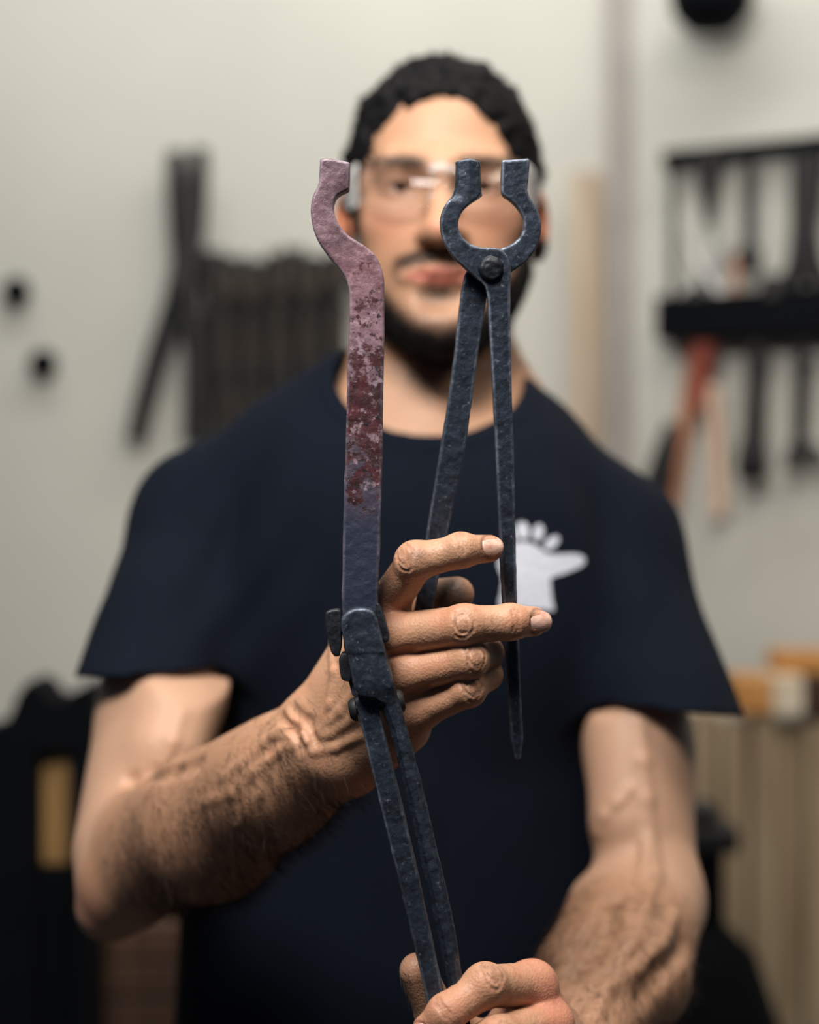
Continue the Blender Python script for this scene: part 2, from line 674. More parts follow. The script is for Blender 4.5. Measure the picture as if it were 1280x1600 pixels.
rtool('pliers', 'pale steel pliers with crossed arms standing on the rack shelf', 'pliers',
      [('plier_half', [(1072, 372), (1088, 408), (1104, 432), (1128, 465)], [7, 8, 9, 7], M['chrome'], 0.07, 0.6),
       ('plier_half', [(1142, 372), (1122, 408), (1104, 432), (1084, 465)], [7, 8, 9, 7], M['chrome'], 0.06, 0.6)])
rtool('chisel', 'short black chisel with a pointed head on the left of the shelf', 'chisel',
      [('blade', [(1082, 448), (1084, 456), (1084, 465)], [4, 15, 19], M['black'], 0.085, 0.6)])
rtool('grip_tool', 'short grey tool with a rusty collar beside the thin rod', 'tool',
      [('shank', [(1208, 430), (1206, 450), (1206, 465)], [12, 16, 18], M['black'], 0.08, 0.8),
       ('collar', [(1148, 398), (1149, 420), (1150, 465)], [4, 6, 6], M['brownhandle'], 0.07, 0.8)])
rtool('red_tool', 'red gripped tool hanging below the shelf, with a pale handle', 'tool',
      [('grip', [(1100, 537), (1097, 560), (1093, 610), (1090, 640)], [22, 19, 14, 11], M['red'], 0.07, 0.7),
       ('handle', [(1112, 600), (1118, 680), (1122, 760), (1122, 805)], [11, 10, 11, 12], M['palehandle'], 0.06, 0.7)])
rtool('brown_handled_hammer', 'brown wooden handle with a black head slanting behind the shoulder', 'hammer',
      [('handle', [(1084, 545), (1076, 610), (1064, 700), (1050, 775), (1046, 800)], [9, 11, 13, 14, 13], M['brownhandle'], 0.06, 0.7),
       ('hammer_head', [(1052, 660), (1040, 705), (1028, 755), (1020, 790)], [8, 15, 19, 14], M['black'], 0.085, 0.8)])
rtool('mallet', 'black long-handled tool with a heavy round end below the shelf', 'tool',
      [('handle', [(1181, 537), (1180, 600), (1178, 690)], [12, 11, 14], M['black'], 0.07, 0.9),
       ('weight', [(1178, 680), (1176, 705), (1174, 740), (1174, 752)], [14, 19, 20, 13], M['black'], 0.07, 0.9)])
rtool('hook_tool', 'thin dark tool with a forked end hanging at the right edge', 'tool',
      [('shank', [(1252, 537), (1250, 620), (1248, 700)], [9, 8, 8], M['black'], 0.07, 0.9),
       ('fork_tine', [(1248, 690), (1238, 712), (1234, 735)], [8, 9, 8], M['black'], 0.07, 0.9),
       ('fork_tine', [(1248, 690), (1268, 708), (1282, 728)], [8, 11, 12], M['black'], 0.07, 0.9)])

# ------------------------------------------------------------------ timber at the lower right
YT = 2.42
tb = thing('plank_stack', np.array((0.30 * YT / 1.2, YT, 0.0)), 'upright stack of worn pale planks filling the lower right corner', 'planks')
pw = 44
for i, px in enumerate(range(1082, 1390, pw)):
    a, b = P(px + 2, 1112 + (i * 37 % 23), YT), P(px + pw - 2, 2265, YT)
    dep = 0.05
    MB().box(((a[0] + b[0]) / 2, YT + 0.03 - 0.01 * (i % 3), a[2] / 2 + 0.0), (b[0] - a[0], dep, a[2]), None, 0.004).build('plank', M['plankwood'], tb)
for nm, x0, x1, y0, y1, yy, mt, lb in (
        ('timber_offcut', 1136, 1204, 1054, 1110, YT + 0.02, 'orangewood', 'orange timber offcut lying on the planks beside the sleeve'),
        ('timber_offcut', 1206, 1330, 1016, 1050, YT + 0.03, 'orangewood', 'long orange timber offcut on top at the right edge'),
        ('timber_block', 1200, 1246, 1052, 1112, YT - 0.0, 'palewood', 'pale cream block under the long orange offcut'),
        ('timber_block', 1250, 1330, 1052, 1112, YT + 0.02, 'brownwood', 'dark brown block beside the pale block at the right edge')):
    a, b = P(x0, y0, yy), P(x1, y1, yy)
    o = MB().box(((a[0] + b[0]) / 2, yy, (a[2] + b[2]) / 2), (b[0] - a[0], 0.09, a[2] - b[2]), None, 0.004).build(nm, M[mt])
    tag(o, lb, 'wood block')

# dark stake on a flared stand, right of the arm
YS = 2.05
sc = P(1106, 1320, YS)
mm = YS / F
st = thing('stake_stand', (sc[0], YS, 0), 'dark metal stake with a flat cap on a flared stand behind the forearm', 'stand')
prof = [(0.30 * 1.0, 0.0), (0.24, 0.25), (0.11, P(0, 1600, YS)[2] - 0.05), (0.062, P(0, 1490, YS)[2]), (0.021, P(0, 1440, YS)[2]), (0.020, P(0, 1330, YS)[2])]
MB().lathe((sc[0], YS, 0), prof, 20).build('stand_leg', M['blackpaint'], st, 'auto')
z1, z0 = P(0, 1288, YS)[2], P(0, 1328, YS)[2]
MB().box((sc[0] + 2 * mm, YS, (z0 + z1) / 2), (84 * mm, 0.06, z1 - z0), None, 0.006).build('cap', M['black'], st)
MB().lathe((sc[0] - 8 * mm, YS, z1), [(24 * mm, 0), (24 * mm, 18 * mm), (16 * mm, 34 * mm), (5 * mm, 38 * mm)], 14).build('knob', M['black'], st, True)

# ------------------------------------------------------------------ dark tool stand at the lower left
YL = 2.0
mm = YL / F
ls = thing('tool_stand', (P(70, 0, YL)[0], YL, 0), 'dark workshop stand with two peaks and a wooden post at the lower left', 'stand')


def lbox(x0, x1, y0, y1, yy, dep, name, mat, bev=0.006):
    a, b = P(x0, y0, yy), P(x1, y1, yy)
    if y1 > 2000:
        b[2] = 0
    return MB().box(((a[0] + b[0]) / 2, yy, (a[2] + b[2]) / 2), (b[0] - a[0], dep, a[2] - b[2]), None, bev).build(name, M[mat], ls)


lbox(-60, 72, 1165, 2400, YL, 0.10, 'post', 'blackpaint')
lbox(72, 122, 1150, 1345, YL + 0.01, 0.06, 'wooden_post', 'yellowwood')
lbox(118, 152, 1140, 2400, YL, 0.09, 'post', 'blackpaint')
lbox(60, 125, 1345, 2400, YL + 0.012, 0.08, 'lower_panel', 'blackpaint')
m = MB()
ol = [(-60, 1190), (-60, 1150), (10, 1130), (28, 1085), (42, 1066), (58, 1072), (74, 1094), (100, 1098), (118, 1078), (134, 1070), (148, 1082), (152, 1150), (150, 1165)]
n = len(ol)
V = [P(x, y, YL - 0.05) for x, y in ol] + [P(x, y, YL - 0.05) + np.array((0, 0.1, 0)) for x, y in ol]
m.add(V, [tuple(range(n)), tuple(range(2 * n - 1, n - 1, -1))] + [(i, (i + 1) % n, n + (i + 1) % n, n + i) for i in range(n)])
m.build('peaked_top', M['blackpaint'], ls)
cr = thing('wooden_crate', (P(210, 0, 2.15)[0], 2.15, 0), 'dark brown wooden crate low behind the bent elbow', 'crate')
for i in range(7):
    y0 = 1440 + i * 60
    a, b = P(110, y0, 2.1), P(330, y0 + 55, 2.1)
    if b[2] < 0.02:
        break
    MB().box(((a[0] + b[0]) / 2, 2.1, (a[2] + b[2]) / 2), (b[0] - a[0], 0.025, a[2] - b[2]), None, 0.003).build('slat', M['brownwood'], cr)
for px in (125, 315):
    a = P(px, 1435, 2.13)
    MB().box((a[0], 2.125, a[2] / 2), (0.03, 0.03, a[2]), None, 0.003).build('corner_post', M['brownwood'], cr)
a, b = P(112, 1440, 2.3), P(328, 1440, 2.3)
MB().box(((a[0] + b[0]) / 2, 2.3, P(0, 1440, 2.1)[2] / 2), (b[0] - a[0], 0.02, P(0, 1440, 2.1)[2]), None, 0.003).build('back_panel', M['brownwood'], cr)

# ================================================================== THE PERSON
ORG = np.array((0.0, 1.36, 0.0))
person = thing('person', ORG, 'bearded man in a black t-shirt and clear glasses holding up two tongs', 'person')

# ---- head
HX = 690
mir = lambda px: 2 * HX - px
head = []
A = head.append
A(el(P(692, 268, 1.345), (.0745, .098, .085)))
A(el(P(HX, 365, 1.305), (.063, .066, .078), k=.03))
A(el(P(HX, 438, 1.30), (.056, .052, .052), k=.03))
for sx in (lambda x: x, mir):
    A(rc(P(sx(580), 425, 1.345), P(sx(664), 510, 1.262), .017, .020, k=.025))
    A(el(P(sx(602), 345, 1.280), (.022, .02, .016), k=.02))
    A(rc(P(sx(606), 262, 1.256), P(sx(668), 260, 1.246), .009, .009, k=.018))
A(el(P(HX, 513, 1.256), (.027, .021, .0215), k=.02))
A(rc(P(HX, 270, 1.246), P(HX, 356, 1.222), .008, .0115, k=.014))
A(el(P(HX, 360, 1.218), (.0125, .012, .011), k=.008))
for sx in (lambda x: x, mir):
    A(el(P(sx(668), 367, 1.232), (.009, .011, .0085), k=.008))
    A(el(P(sx(626), 288, 1.236), (.018, .013, .012), op='-', k=.014))
    A(el(P(sx(676), 379, 1.226), (.0045, .006, .004), op='-', k=.004))
    A(el(P(sx(626), 290, 1.2625), (.0146,) * 3, k=.006))
    A(el(P(sx(626), 291, 1.243), (.0135, .012, .0042), op='-', k=.0015))
    # ear
    A(el(P(sx(539), 354, 1.350), (.0095, .017, .031), k=.006))
    A(el(P(sx(530), 350, 1.338), (.005, .009, .017), op='-', k=.006))
# lips
for sx in (lambda x: x, mir):
    A(rc(P(sx(632), 430, 1.250), P(sx(676), 421, 1.2395), .0042, .0055, k=.007))
    A(rc(P(sx(640), 435, 1.2510), P(sx(668), 440, 1.2440), .0038, .0050, k=.007))
    A(rc(P(sx(668), 440, 1.2440), P(HX, 441, 1.2430), .0050, .0052, k=.004))
A(rc(P(676, 421, 1.2395), P(704, 421, 1.2395), .0055, .0055, k=.006))
A(rc(P(630, 431, 1.240), P(750, 431, 1.240), .0010, .0010, op='-', k=.003))
A(rc(P(672, 466, 1.236), P(708, 466, 1.236), .006, .006, op='-', k=.014))
HEAD = Layer(head, k=.02)
# ---- neck and torso under the shirt
trunk = [rc(P(688, 470, 1.355), P(682, 690, 1.365), .058, .063, k=.03),
         rc(P(655, 560, 1.33), P(676, 690, 1.315), .014, .010, k=.02),
         rc(P(728, 560, 1.33), P(690, 690, 1.315), .014, .010, k=.02),
         el(P(690, 620, 1.300), (.012, .010, .014), k=.015),
         rc(P(630, 640, 1.38), P(350, 800, 1.37), .050, .040, k=.04),
         rc(P(735, 640, 1.38), P(940, 830, 1.37), .050, .040, k=.04),
         rc(P(644, 850, 1.355), P(645, 1500, 1.345), .145, .150, k=.05, flat=.55, fdir=(0, 1, 0)),
         rc(P(520, 735, 1.31), P(770, 745, 1.31), .030, .030, k=.04)]
TRUNK = Layer(trunk, k=.02)

# ---- right arm (left in the picture)
S1, E1, W1 = P(318, 822, 1.355), P(205, 1370, 1.150), P(500, 1166, .978)
M1 = P(330, 1296, 1.082)
ax1 = nrm(W1 - E1)
n1 = nrm(np.cross(ax1, (0, 1, 0)))      # across the forearm, in the picture plane
arm1u = [rc(S1, P(258, 1090, 1.250), .044, .0425, k=.02),
         rc(P(258, 1090, 1.250), E1, .0425, .036, k=.02),
         rc(P(300, 1010, 1.245), P(262, 1170, 1.185), .030, .026, k=.025),
         rc(P(225, 1080, 1.275), P(180, 1330, 1.175), .028, .026, k=.03)]
arm1f = [rc(E1, M1, .0355, .0440, k=.02),
         rc(M1, P(430, 1222, 1.020), .0445, .034, k=.02),
         rc(P(430, 1222, 1.020), W1, .034, .0225, k=.02),
         rc(P(226, 1292, 1.150), P(372, 1236, 1.050), .030, .026, k=.03),
         rc(P(372, 1236, 1.050), P(482, 1130, .990), .026, .016, k=.02),
         rc(P(430, 1255, 1.025), P(545, 1190, .978), .022, .0165, k=.02),
         el(P(528, 1192, .966), (.010, .010, .009), k=.012),
         el(P(172, 1418, 1.165), (.024, .028, .024), k=.02)]
# hand of that arm
MI, MM_, MR, ML = P(602, 950, .938), P(614, 992, .926), P(636, 1053, .923), P(656, 1110, .930)
palm1 = [rc(P(512, 1118, .976), MI, .0145, .0115, k=.012),
         rc(P(516, 1140, .970), MM_, .0145, .0118, k=.012),
         rc(P(524, 1166, .970), MR, .0140, .0112, k=.012),
         rc(P(534, 1188, .974), ML, .0140, .0105, k=.012),
         rc(P(520, 1130, .984), P(606, 1000, .948), .016, .011, k=.015),
         rc(P(530, 1170, .984), P(640, 1090, .945), .016, .011, k=.015),
         rc(P(556, 1200, .980), P(634, 1142, .945), .0145, .0125, k=.015),
         rc(P(500, 1118, .990), P(568, 992, .978), .0175, .0150, k=.015),   # thumb metacarpal
         rc(P(568, 992, .975), MI, .010, .010, k=.012)]
DRAW = []


def finger(pts, rads, bulge=True):
    it = []
    for i in range(len(pts) - 1):
        it.append(rc(pts[i], pts[i + 1], rads[i], rads[i + 1], k=.004))
    # soft pads midway on each phalanx
    return Layer(it, k=0.0)


CREASES = []
CSEG = []


def knuckle(layer, c, axis, nr, r, big):
    """skin creases on the back of a finger joint: ovals on the big joint, bars on the small one"""
    axis, nr = nrm(axis), np.asarray(nr, float)
    nr = nrm(nr - axis * np.dot(nr, axis))
    side = np.cross(axis, nr)
    if big:
        for a, b, ph in ((.0056, .72, 0.0), (.0033, .50, .4)):
            t = np.linspace(0, 2 * math.pi, 15) + ph
            CREASES.append((layer, c, axis, nr, side, r, [(a * math.cos(q) * (1 + .25 * math.sin(3 * q + r * 9000 + ph * 9)), b * math.sin(q) * (1 + .15 * math.cos(2 * q + r * 5000))) for q in t], .00034))
        for s_ in (-.0009, .0010):
            CREASES.append((layer, c, axis, nr, side, r, [(s_ + .0005 * math.sin(5 * q), q) for q in np.linspace(-.42, .42, 7)], .0003))
    else:
        for s_, w_ in ((-.0019, .55), (.0000, .7), (.0017, .5)):
            CREASES.append((layer, c, axis, nr, side, r, [(s_ + .0004 * math.sin(6 * q + s_ * 3000), q) for q in np.linspace(-w_, w_, 8)], .00034))


def carve(full):
    for layer, c, axis, nr, side, r, sq, dep in CREASES:
        pp = []
        for s_, q in sq:
            dr = math.cos(q) * nr + math.sin(q) * side
            ts = np.linspace(r * .6, r * 1.6, 160)
            pts = c + axis * s_ + ts[:, None] * dr
            v = layer(pts)
            k = np.flatnonzero(v > 0)
            pp.append(pts[k[0]] if len(k) else pts[-1])
        for a, b in zip(pp[:-1], pp[1:]):
            layer.items.append(rc(a, b, dep, dep, op='-', k=.0014))
            CSEG.append((a, b))


def arr(*t):
    return [P(*x) for x in t]


fi = arr((602, 950, .938), (650, 877, .909), (720, 861, .906), (765, 857, .912))
fm = arr((614, 992, .926), (726, 977, .906), (797, 972, .911), (833, 971, .916))
fr = arr((636, 1053, .923), (732, 1031, .909), (760, 1020, .928), (742, 1020, .949))
fl = arr((656, 1110, .930), (732, 1078, .914), (762, 1054, .931), (742, 1052, .951))
ft = arr((568, 992, .977), (652, 938, .9685), (714, 928, .9625))
rI, rM, rR, rL, rT = [.0120, .0106, .0092, .0078], [.0125, .0113, .0096, .0086], [.0115, .0106, .0096, .0084], [.0108, .0092, .0084, .0072], [.0145, .0116, .0104]
FI, FM, FR, FL, FT = finger(fi, rI), finger(fm, rM), finger(fr, rR), finger(fl, rL), finger(ft, rT)
camdir = np.array((0, -1, 0.15))
up = np.array((0, 0, 1.0))


def joint_extras(layer, pts, rads, nr, which=(1, 2)):
    for j in which:
        axis = nrm(nrm(pts[j + 1] - pts[j]) + nrm(pts[j] - pts[j - 1]))
        big = j == 1
        n_ = nrm(np.asarray(nr) - axis * np.dot(nr, axis))
        layer.items.append(el(pts[j] + n_ * rads[j] * .30, (rads[j] * .82,) * 3, k=.006))
        knuckle(layer, pts[j], axis, nr, rads[j], big)


joint_extras(FI, fi, rI, camdir + up * .5)
joint_extras(FM, fm, rM, camdir)
joint_extras(FR, fr, rR, camdir, (1,))
joint_extras(FL, fl, rL, camdir, (1,))


NAILS = []


def nail(layer, c_axis, axis, nr, r, length, width):
    axis = nrm(axis)
    nr = nrm(np.asarray(nr, float) - axis * np.dot(nr, axis))
    side = np.cross(axis, nr)
    R = np.stack([axis, side, nr], 1)
    layer.items.append(el(c_axis + nr * (r * .99), (length * .56, width * .56, .0012), R, op='-', k=.0010))
    NAILS.append((c_axis, axis, nr, side, r, length, width))


nail(FI, fi[3] + (fi[3] - fi[2]) * -.06, fi[3] - fi[2] + np.array((0, .002, 0)), (.25, -1, .25), .0078, .0138, .0132)
nail(FM, fm[3] + (fm[3] - fm[2]) * .12, fm[3] - fm[2], (.30, -1, .0), .0086, .0138, .0142)

# ---- left arm (right in the picture)
S2, E2, W2 = P(966, 856, 1.355), P(1005, 1396, 1.215), P(905, 1655, 1.005)
arm2u = [rc(S2, P(997, 1170, 1.270), .043, .0385, k=.02),
         rc(P(997, 1170, 1.270), E2, .0385, .034, k=.02),
         rc(P(985, 1110, 1.262), P(975, 1280, 1.225), .030, .024, k=.02),
         rc(P(1025, 1150, 1.295), P(1035, 1350, 1.240), .026, .024, k=.02)]
M2 = P(958, 1528, 1.105)
arm2f = [rc(E2, M2, .036, .0405, k=.02),
         rc(M2, W2, .0405, .026, k=.02),
         rc(P(940, 1420, 1.205), P(906, 1530, 1.09), .026, .026, k=.02),
         rc(P(1040, 1400, 1.215), P(1010, 1530, 1.12), .026, .026, k=.03),
         rc(P(906, 1530, 1.09), P(885, 1640, 1.01), .026, .02, k=.02),
         el(P(1052, 1432, 1.228), (.020, .024, .022), k=.02)]
NI, NM, NR_, NL = P(832, 1540, .926), P(860, 1600, .920), P(878, 1652, .926), P(888, 1705, .938)
palm2 = [rc(P(882, 1630, 1.000), NI, .0150, .0125, k=.012),
         rc(P(892, 1655, .998), NM, .0150, .0125, k=.012),
         rc(P(900, 1680, .998), NR_, .0145, .0120, k=.012),
         rc(P(905, 1705, 1.000), NL, .0140, .0112, k=.012),
         rc(P(870, 1660, .992), P(800, 1600, .945), .017, .012, k=.015),
         rc(P(880, 1690, .992), P(830, 1670, .945), .017, .014, k=.015),
         rc(P(862, 1665, .995), P(765, 1650, .955), .018, .0150, k=.015),
         rc(P(765, 1650, .955), NI, .009, .010, k=.012)]
gi = arr((832, 1540, .926), (757, 1541, .894), (698, 1583, .884), (668, 1609, .8865))
gm = arr((860, 1600, .920), (778, 1622, .884), (706, 1652, .882), (672, 1672, .890))
gr = arr((878, 1652, .926), (795, 1682, .890), (722, 1704, .888), (690, 1718, .897))
gl = arr((888, 1705, .938), (815, 1735, .906), (755, 1752, .900), (722, 1760, .906))
gt = arr((765, 1650, .955), (682, 1585, .934), (652, 1517, .9255))
qI, qM, qR, qL, qT = [.0130, .0116, .0098, .0086], [.0130, .0118, .0100, .0088], [.0125, .0112, .0096, .0085], [.0112, .0100, .0086, .0075], [.0145, .0120, .0103]
GI, GM, GR, GL, GT = finger(gi, qI), finger(gm, qM), finger(gr, qR), finger(gl, qL), finger(gt, qT)
joint_extras(GI, gi, qI, camdir + up * .7)
joint_extras(GM, gm, qM, camdir)
nail(GI, gi[3] + (gi[3] - gi[2]) * .2, gi[3] - gi[2], (-.4, -1, .35), .0086, .0125, .0120)

carve(None)
FING1 = Layer([FI, FM, FR, FL, FT], k=.006)
for q in FING1.items:
    q.k = .0008
FING2 = Layer([GI, GM, GR, GL, GT], k=.006)
for q in FING2.items:
    q.k = .0008
HAND1 = Layer([Layer(palm1, k=.01), FING1], k=.012)
HAND2 = Layer([Layer(palm2, k=.01), FING2], k=.012)
ARM1 = Layer([Layer(arm1u), Layer(arm1f, k=.007), HAND1], k=.03)
ARM2 = Layer([Layer(arm2u), Layer(arm2f, k=.014), HAND2], k=.03)
BODY = Layer([HEAD, TRUNK, ARM1, ARM2])
BODY.items[1].k = .02


def surf_pt(px, py, y0, y1, L):
    ys = np.linspace(y0, y1, 500)
    pts = np.array([P(px, py, y) for y in ys])
    v = L(pts)
    i = np.flatnonzero(v < 0)
    return pts[i[0]] if len(i) else None


def vein(L, dst, pxs, y0, y1, r, sink=.35, k=.004, op='+'):
    pp = [surf_pt(x, y, y0, y1, L) for x, y in pxs]
    pp = [q + np.array((0, r * sink, 0)) for q in pp if q is not None]
    for a, b in zip(pp[:-1], pp[1:]):
        dst.append(rc(a, b, r, r, k=k, op=op))


V1 = []
# tendons and veins over the wrist and the back of the hand
vein(ARM1, V1, [(520, 1000), (523, 1050), (517, 1100), (505, 1128)], .88, 1.1, .0019, .72)
vein(ARM1, V1, [(560, 1078), (535, 1112), (505, 1140), (470, 1152), (430, 1150)], .88, 1.1, .0024, .72)
vein(ARM1, V1, [(556, 1120), (520, 1146), (482, 1160), (440, 1170)], .88, 1.1, .0022, .72)
vein(ARM1, V1, [(565, 1150), (525, 1168), (490, 1175)], .88, 1.1, .0018, .72)
vein(ARM1, V1, [(450, 1130), (415, 1160), (380, 1195), (350, 1215)], .9, 1.2, .0022, .72)
vein(ARM1, V1, [(440, 1175), (400, 1205), (365, 1240), (320, 1255)], .9, 1.2, .0024, .72)
vein(ARM1, V1, [(420, 1190), (408, 1240), (370, 1290)], .9, 1.2, .0018, .72)
vein(ARM1, V1, [(285, 1060), (282, 1110), (268, 1160), (255, 1190)], 1.1, 1.3, .0026, .72, .007)
# skin folds at the wrist
for q in ([(438, 1120), (460, 1140), (470, 1165)], [(455, 1105), (480, 1128), (492, 1156)]):
    vein(ARM1, V1, q, .9, 1.15, .0012, -.3, .006, '-')
# webs between the fingers: a dimple past each knuckle
vein(ARM1, V1, [(612, 1024), (640, 1016)], .88, 1.0, .0016, 0, .004, '-')
vein(ARM1, V1, [(640, 1084), (664, 1074)], .88, 1.0, .0016, 0, .004, '-')
V2 = []
vein(ARM2, V2, [(1000, 1130), (1004, 1190), (1010, 1250), (1014, 1310), (1005, 1370)], 1.1, 1.4, .0030, .75, .008)
vein(ARM2, V2, [(985, 1235), (965, 1255), (945, 1275), (935, 1300)], 1.1, 1.4, .0018, .85, .008)
vein(ARM2, V2, [(1022, 1330), (1025, 1370), (1010, 1420), (985, 1480), (960, 1520)], 1.0, 1.4, .0026, .75, .008)
vein(ARM2, V2, [(1055, 1430), (1030, 1480), (990, 1520), (950, 1545), (930, 1590)], 1.0, 1.4, .0024, .75, .008)
vein(ARM2, V2, [(960, 1400), (950, 1440), (925, 1480), (895, 1520)], 1.0, 1.4, .003, -.5, .014, '-')
vein(ARM2, V2, [(1070, 1470), (1030, 1520), (1000, 1560)], 1.0, 1.4, .002, -.4, .012, '-')
ARM1.items += V1
ARM2.items += V2
vein(ARM1, ARM1.items, [(205, 1218), (235, 1215), (270, 1205), (310, 1192)], 1.0, 1.3, .003, -.2, .008, '-')


SH = Layer([rc(P(641, 830, 1.345), P(645, 1760, 1.335), .158, .212, flat=.60, fdir=(0, 1, 0)),
            rc(P(540, 748, 1.362), P(314, 812, 1.355), .067, .050, k=.05),
            rc(P(782, 776, 1.362), P(958, 846, 1.355), .067, .051, k=.05),
            rc(P(540, 800, 1.31), P(780, 810, 1.31), .055, .055, k=.06),
            el(P(520, 960, 1.285), (.085, .050, .09), k=.05),
            el(P(790, 970, 1.285), (.085, .050, .09), k=.05),
            ], k=.03)
SH.kk = .036
SL1 = Layer([rc(P(314, 812, 1.355), P(222, 1120, 1.235), .050, .0605)])
SL2 = Layer([rc(P(958, 846, 1.355), P(1047, 1160, 1.255), .051, .0590)])
HEM1, HEMN1 = P(232, 1051, 1.262), nrm((.06, -.04, -1))
HEM2, HEMN2 = P(1036, 1101, 1.275), nrm((-.06, -.04, -1))
NECK = el(P(668, 606, 1.335), (.0790, .125, .0560))

SL1.kk = SL2.kk = .036


def sh_solid(p, cc=None, cr=None):
    return smin(smin(SH(p, cc, cr), SL1(p, cc, cr), .035), SL2(p, cc, cr), .035)


def bodyf(p, cc=None, cr=None):
    d = BODY(p, cc, cr)
    # the upper arms stay inside the sleeves
    for hem, hn, s0 in ((HEM1, HEMN1, S1), (HEM2, HEMN2, S2)):
        if cc is not None and np.linalg.norm(cc - (hem + s0) / 2) > .22 + cr:
            continue
        sdh = (p - hem) @ hn
        z = (sdh < .055) & (np.linalg.norm(p - (hem + s0) / 2, axis=1) < .20) & (p[:, 1] > 1.17) & ((p - hem) @ hn > -.30)
        if z.any():
            d[z] = smax(d[z], sh_solid(p[z]) + .0085 - .9 * np.maximum(sdh[z] - .002, 0), .004)
    return d


# surface: arms, head and trunk at one spacing, the hands finer
HP1c, HP1n = P(470, 1190, .99), nrm(P(614, 992, .93) - P(470, 1190, .99))
HP2c, HP2n = P(905, 1655, 1.02), nrm(P(850, 1570, .925) - P(905, 1655, 1.02))


def in_hand(C):
    a = ((C - HP1c) @ HP1n > 0) & (np.linalg.norm(C - P(620, 1040, .94), axis=1) < .14)
    b = ((C - HP2c) @ HP2n > 0) & (np.linalg.norm(C - P(790, 1630, .93), axis=1) < .14)
    return a, b


Vb, Qb = surfnet(bodyf, (-.36, .84, ZC - .44), (.30, 1.50, ZC + .42), .0019, lev=3)
Cb = Vb[Qb].mean(1)
a_, b_ = in_hand(Cb)
Qb = Qb[~(a_ | b_)]
parts = [compact(Vb, Qb)]
for hc, which, ext in ((P(620, 1040, .94), 0, .125), (P(790, 1630, .93), 1, .125)):
    Lr = ARM1 if which == 0 else ARM2
    Vh, Qh = surfnet(Lr, hc - ext, hc + ext, .00075, lev=3)
    q = in_hand(Vh[Qh].mean(1))[which]
    parts.append(compact(Vh, Qh[q]))
Vall = np.concatenate([p[0] for p in parts])
offs = np.cumsum([0] + [len(p[0]) for p in parts[:-1]])
Qall = np.concatenate([p[1] + o for p, o in zip(parts, offs)])
Nall = vert_normals(Vall, Qall)

# ---- skin colouring (beard, lips, ruddy joints, grime, some painted shade)
PX, PY = topx(Vall)
base = np.array((.47, .265, .165))
C = np.tile(base, (len(Vall), 1))
mott = vnoise(Vall, 60, 3)[:, None] * .05 + vnoise(Vall, 220, 5)[:, None] * .035
C = C * (1 + mott)


def blend(C, m, col, a=1.0):
    m = np.clip(m * a, 0, 1)[:, None]
    return C * (1 - m) + np.asarray(col) * m


HD = HEAD(Vall)
is_head = (Vall[:, 1] > 1.17) & (PY < 720) & (PX > 480) & (PX < 880)
front = is_head & (Vall[:, 1] < 1.345)
dx = PX - HX
beard = sstep(-22, 22, PY - (512 - .0066 * dx ** 2)) * (1 - sstep(570, 600, PY)) * front * (HD < .003)
side = sstep(10, 26, np.abs(dx) - 108) * sstep(300, 345, PY) * (1 - sstep(560, 590, PY)) * front * (Vall[:, 1] < 1.335) * (HD < .003)
must = (1 - sstep(6, 17, np.abs(PY - (399 + .0030 * dx ** 2)))) * (1 - sstep(62, 84, np.abs(dx))) * front
must = must * (0.55 + .45 * sstep(4, 16, np.abs(dx)))
soul = np.exp(-((dx + 4) / 30) ** 2 - ((PY - 459) / 9) ** 2) * front
corner = np.exp(-((np.abs(dx) - 76) / 12) ** 2 - ((PY - 440) / 30) ** 2) * front
stub = sstep(440, 500, PY) * (1 - sstep(575, 610, PY)) * front
lips = (1 - sstep(.75, 1.1, (dx / 60) ** 2 + ((PY - 431) / (17 - .09 * np.abs(dx).clip(0, 150))) ** 2)) * front
brow = np.exp(-(((np.abs(dx) - 66) / 42) ** 4) - ((PY - (251 + .0035 * (np.abs(dx) - 50) ** 2 * .3)) / 9) ** 2) * front
red = np.exp(-((np.abs(dx) - 85) / 45) ** 2 - ((PY - 350) / 40) ** 2) * front + np.exp(-(dx / 26) ** 2 - ((PY - 358) / 18) ** 2) * front
C = blend(C, red, (.54, .22, .14), .5)
ear = is_head & (np.abs(dx) > 138) & (PY > 290) & (PY < 440)
C = blend(C, ear * 1.0, (.60, .21, .11), .85)
C = blend(C, lips, (.52, .17, .13), .85)
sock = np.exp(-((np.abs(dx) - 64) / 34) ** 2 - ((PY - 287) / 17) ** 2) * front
C = blend(C, sock, (.22, .11, .085), .6)  # lash tone and socket shade painted around the eyes
hairc = np.array((.012, .010, .011))
C = blend(C, stub, (.16, .10, .075), .35)
C = blend(C, beard, hairc, .97)
C = blend(C, side, hairc, .6)
C = blend(C, must, hairc, .82)
C = blend(C, soul, hairc, .85)
C = blend(C, corner, hairc, .25)
C = blend(C, brow, hairc, .9)
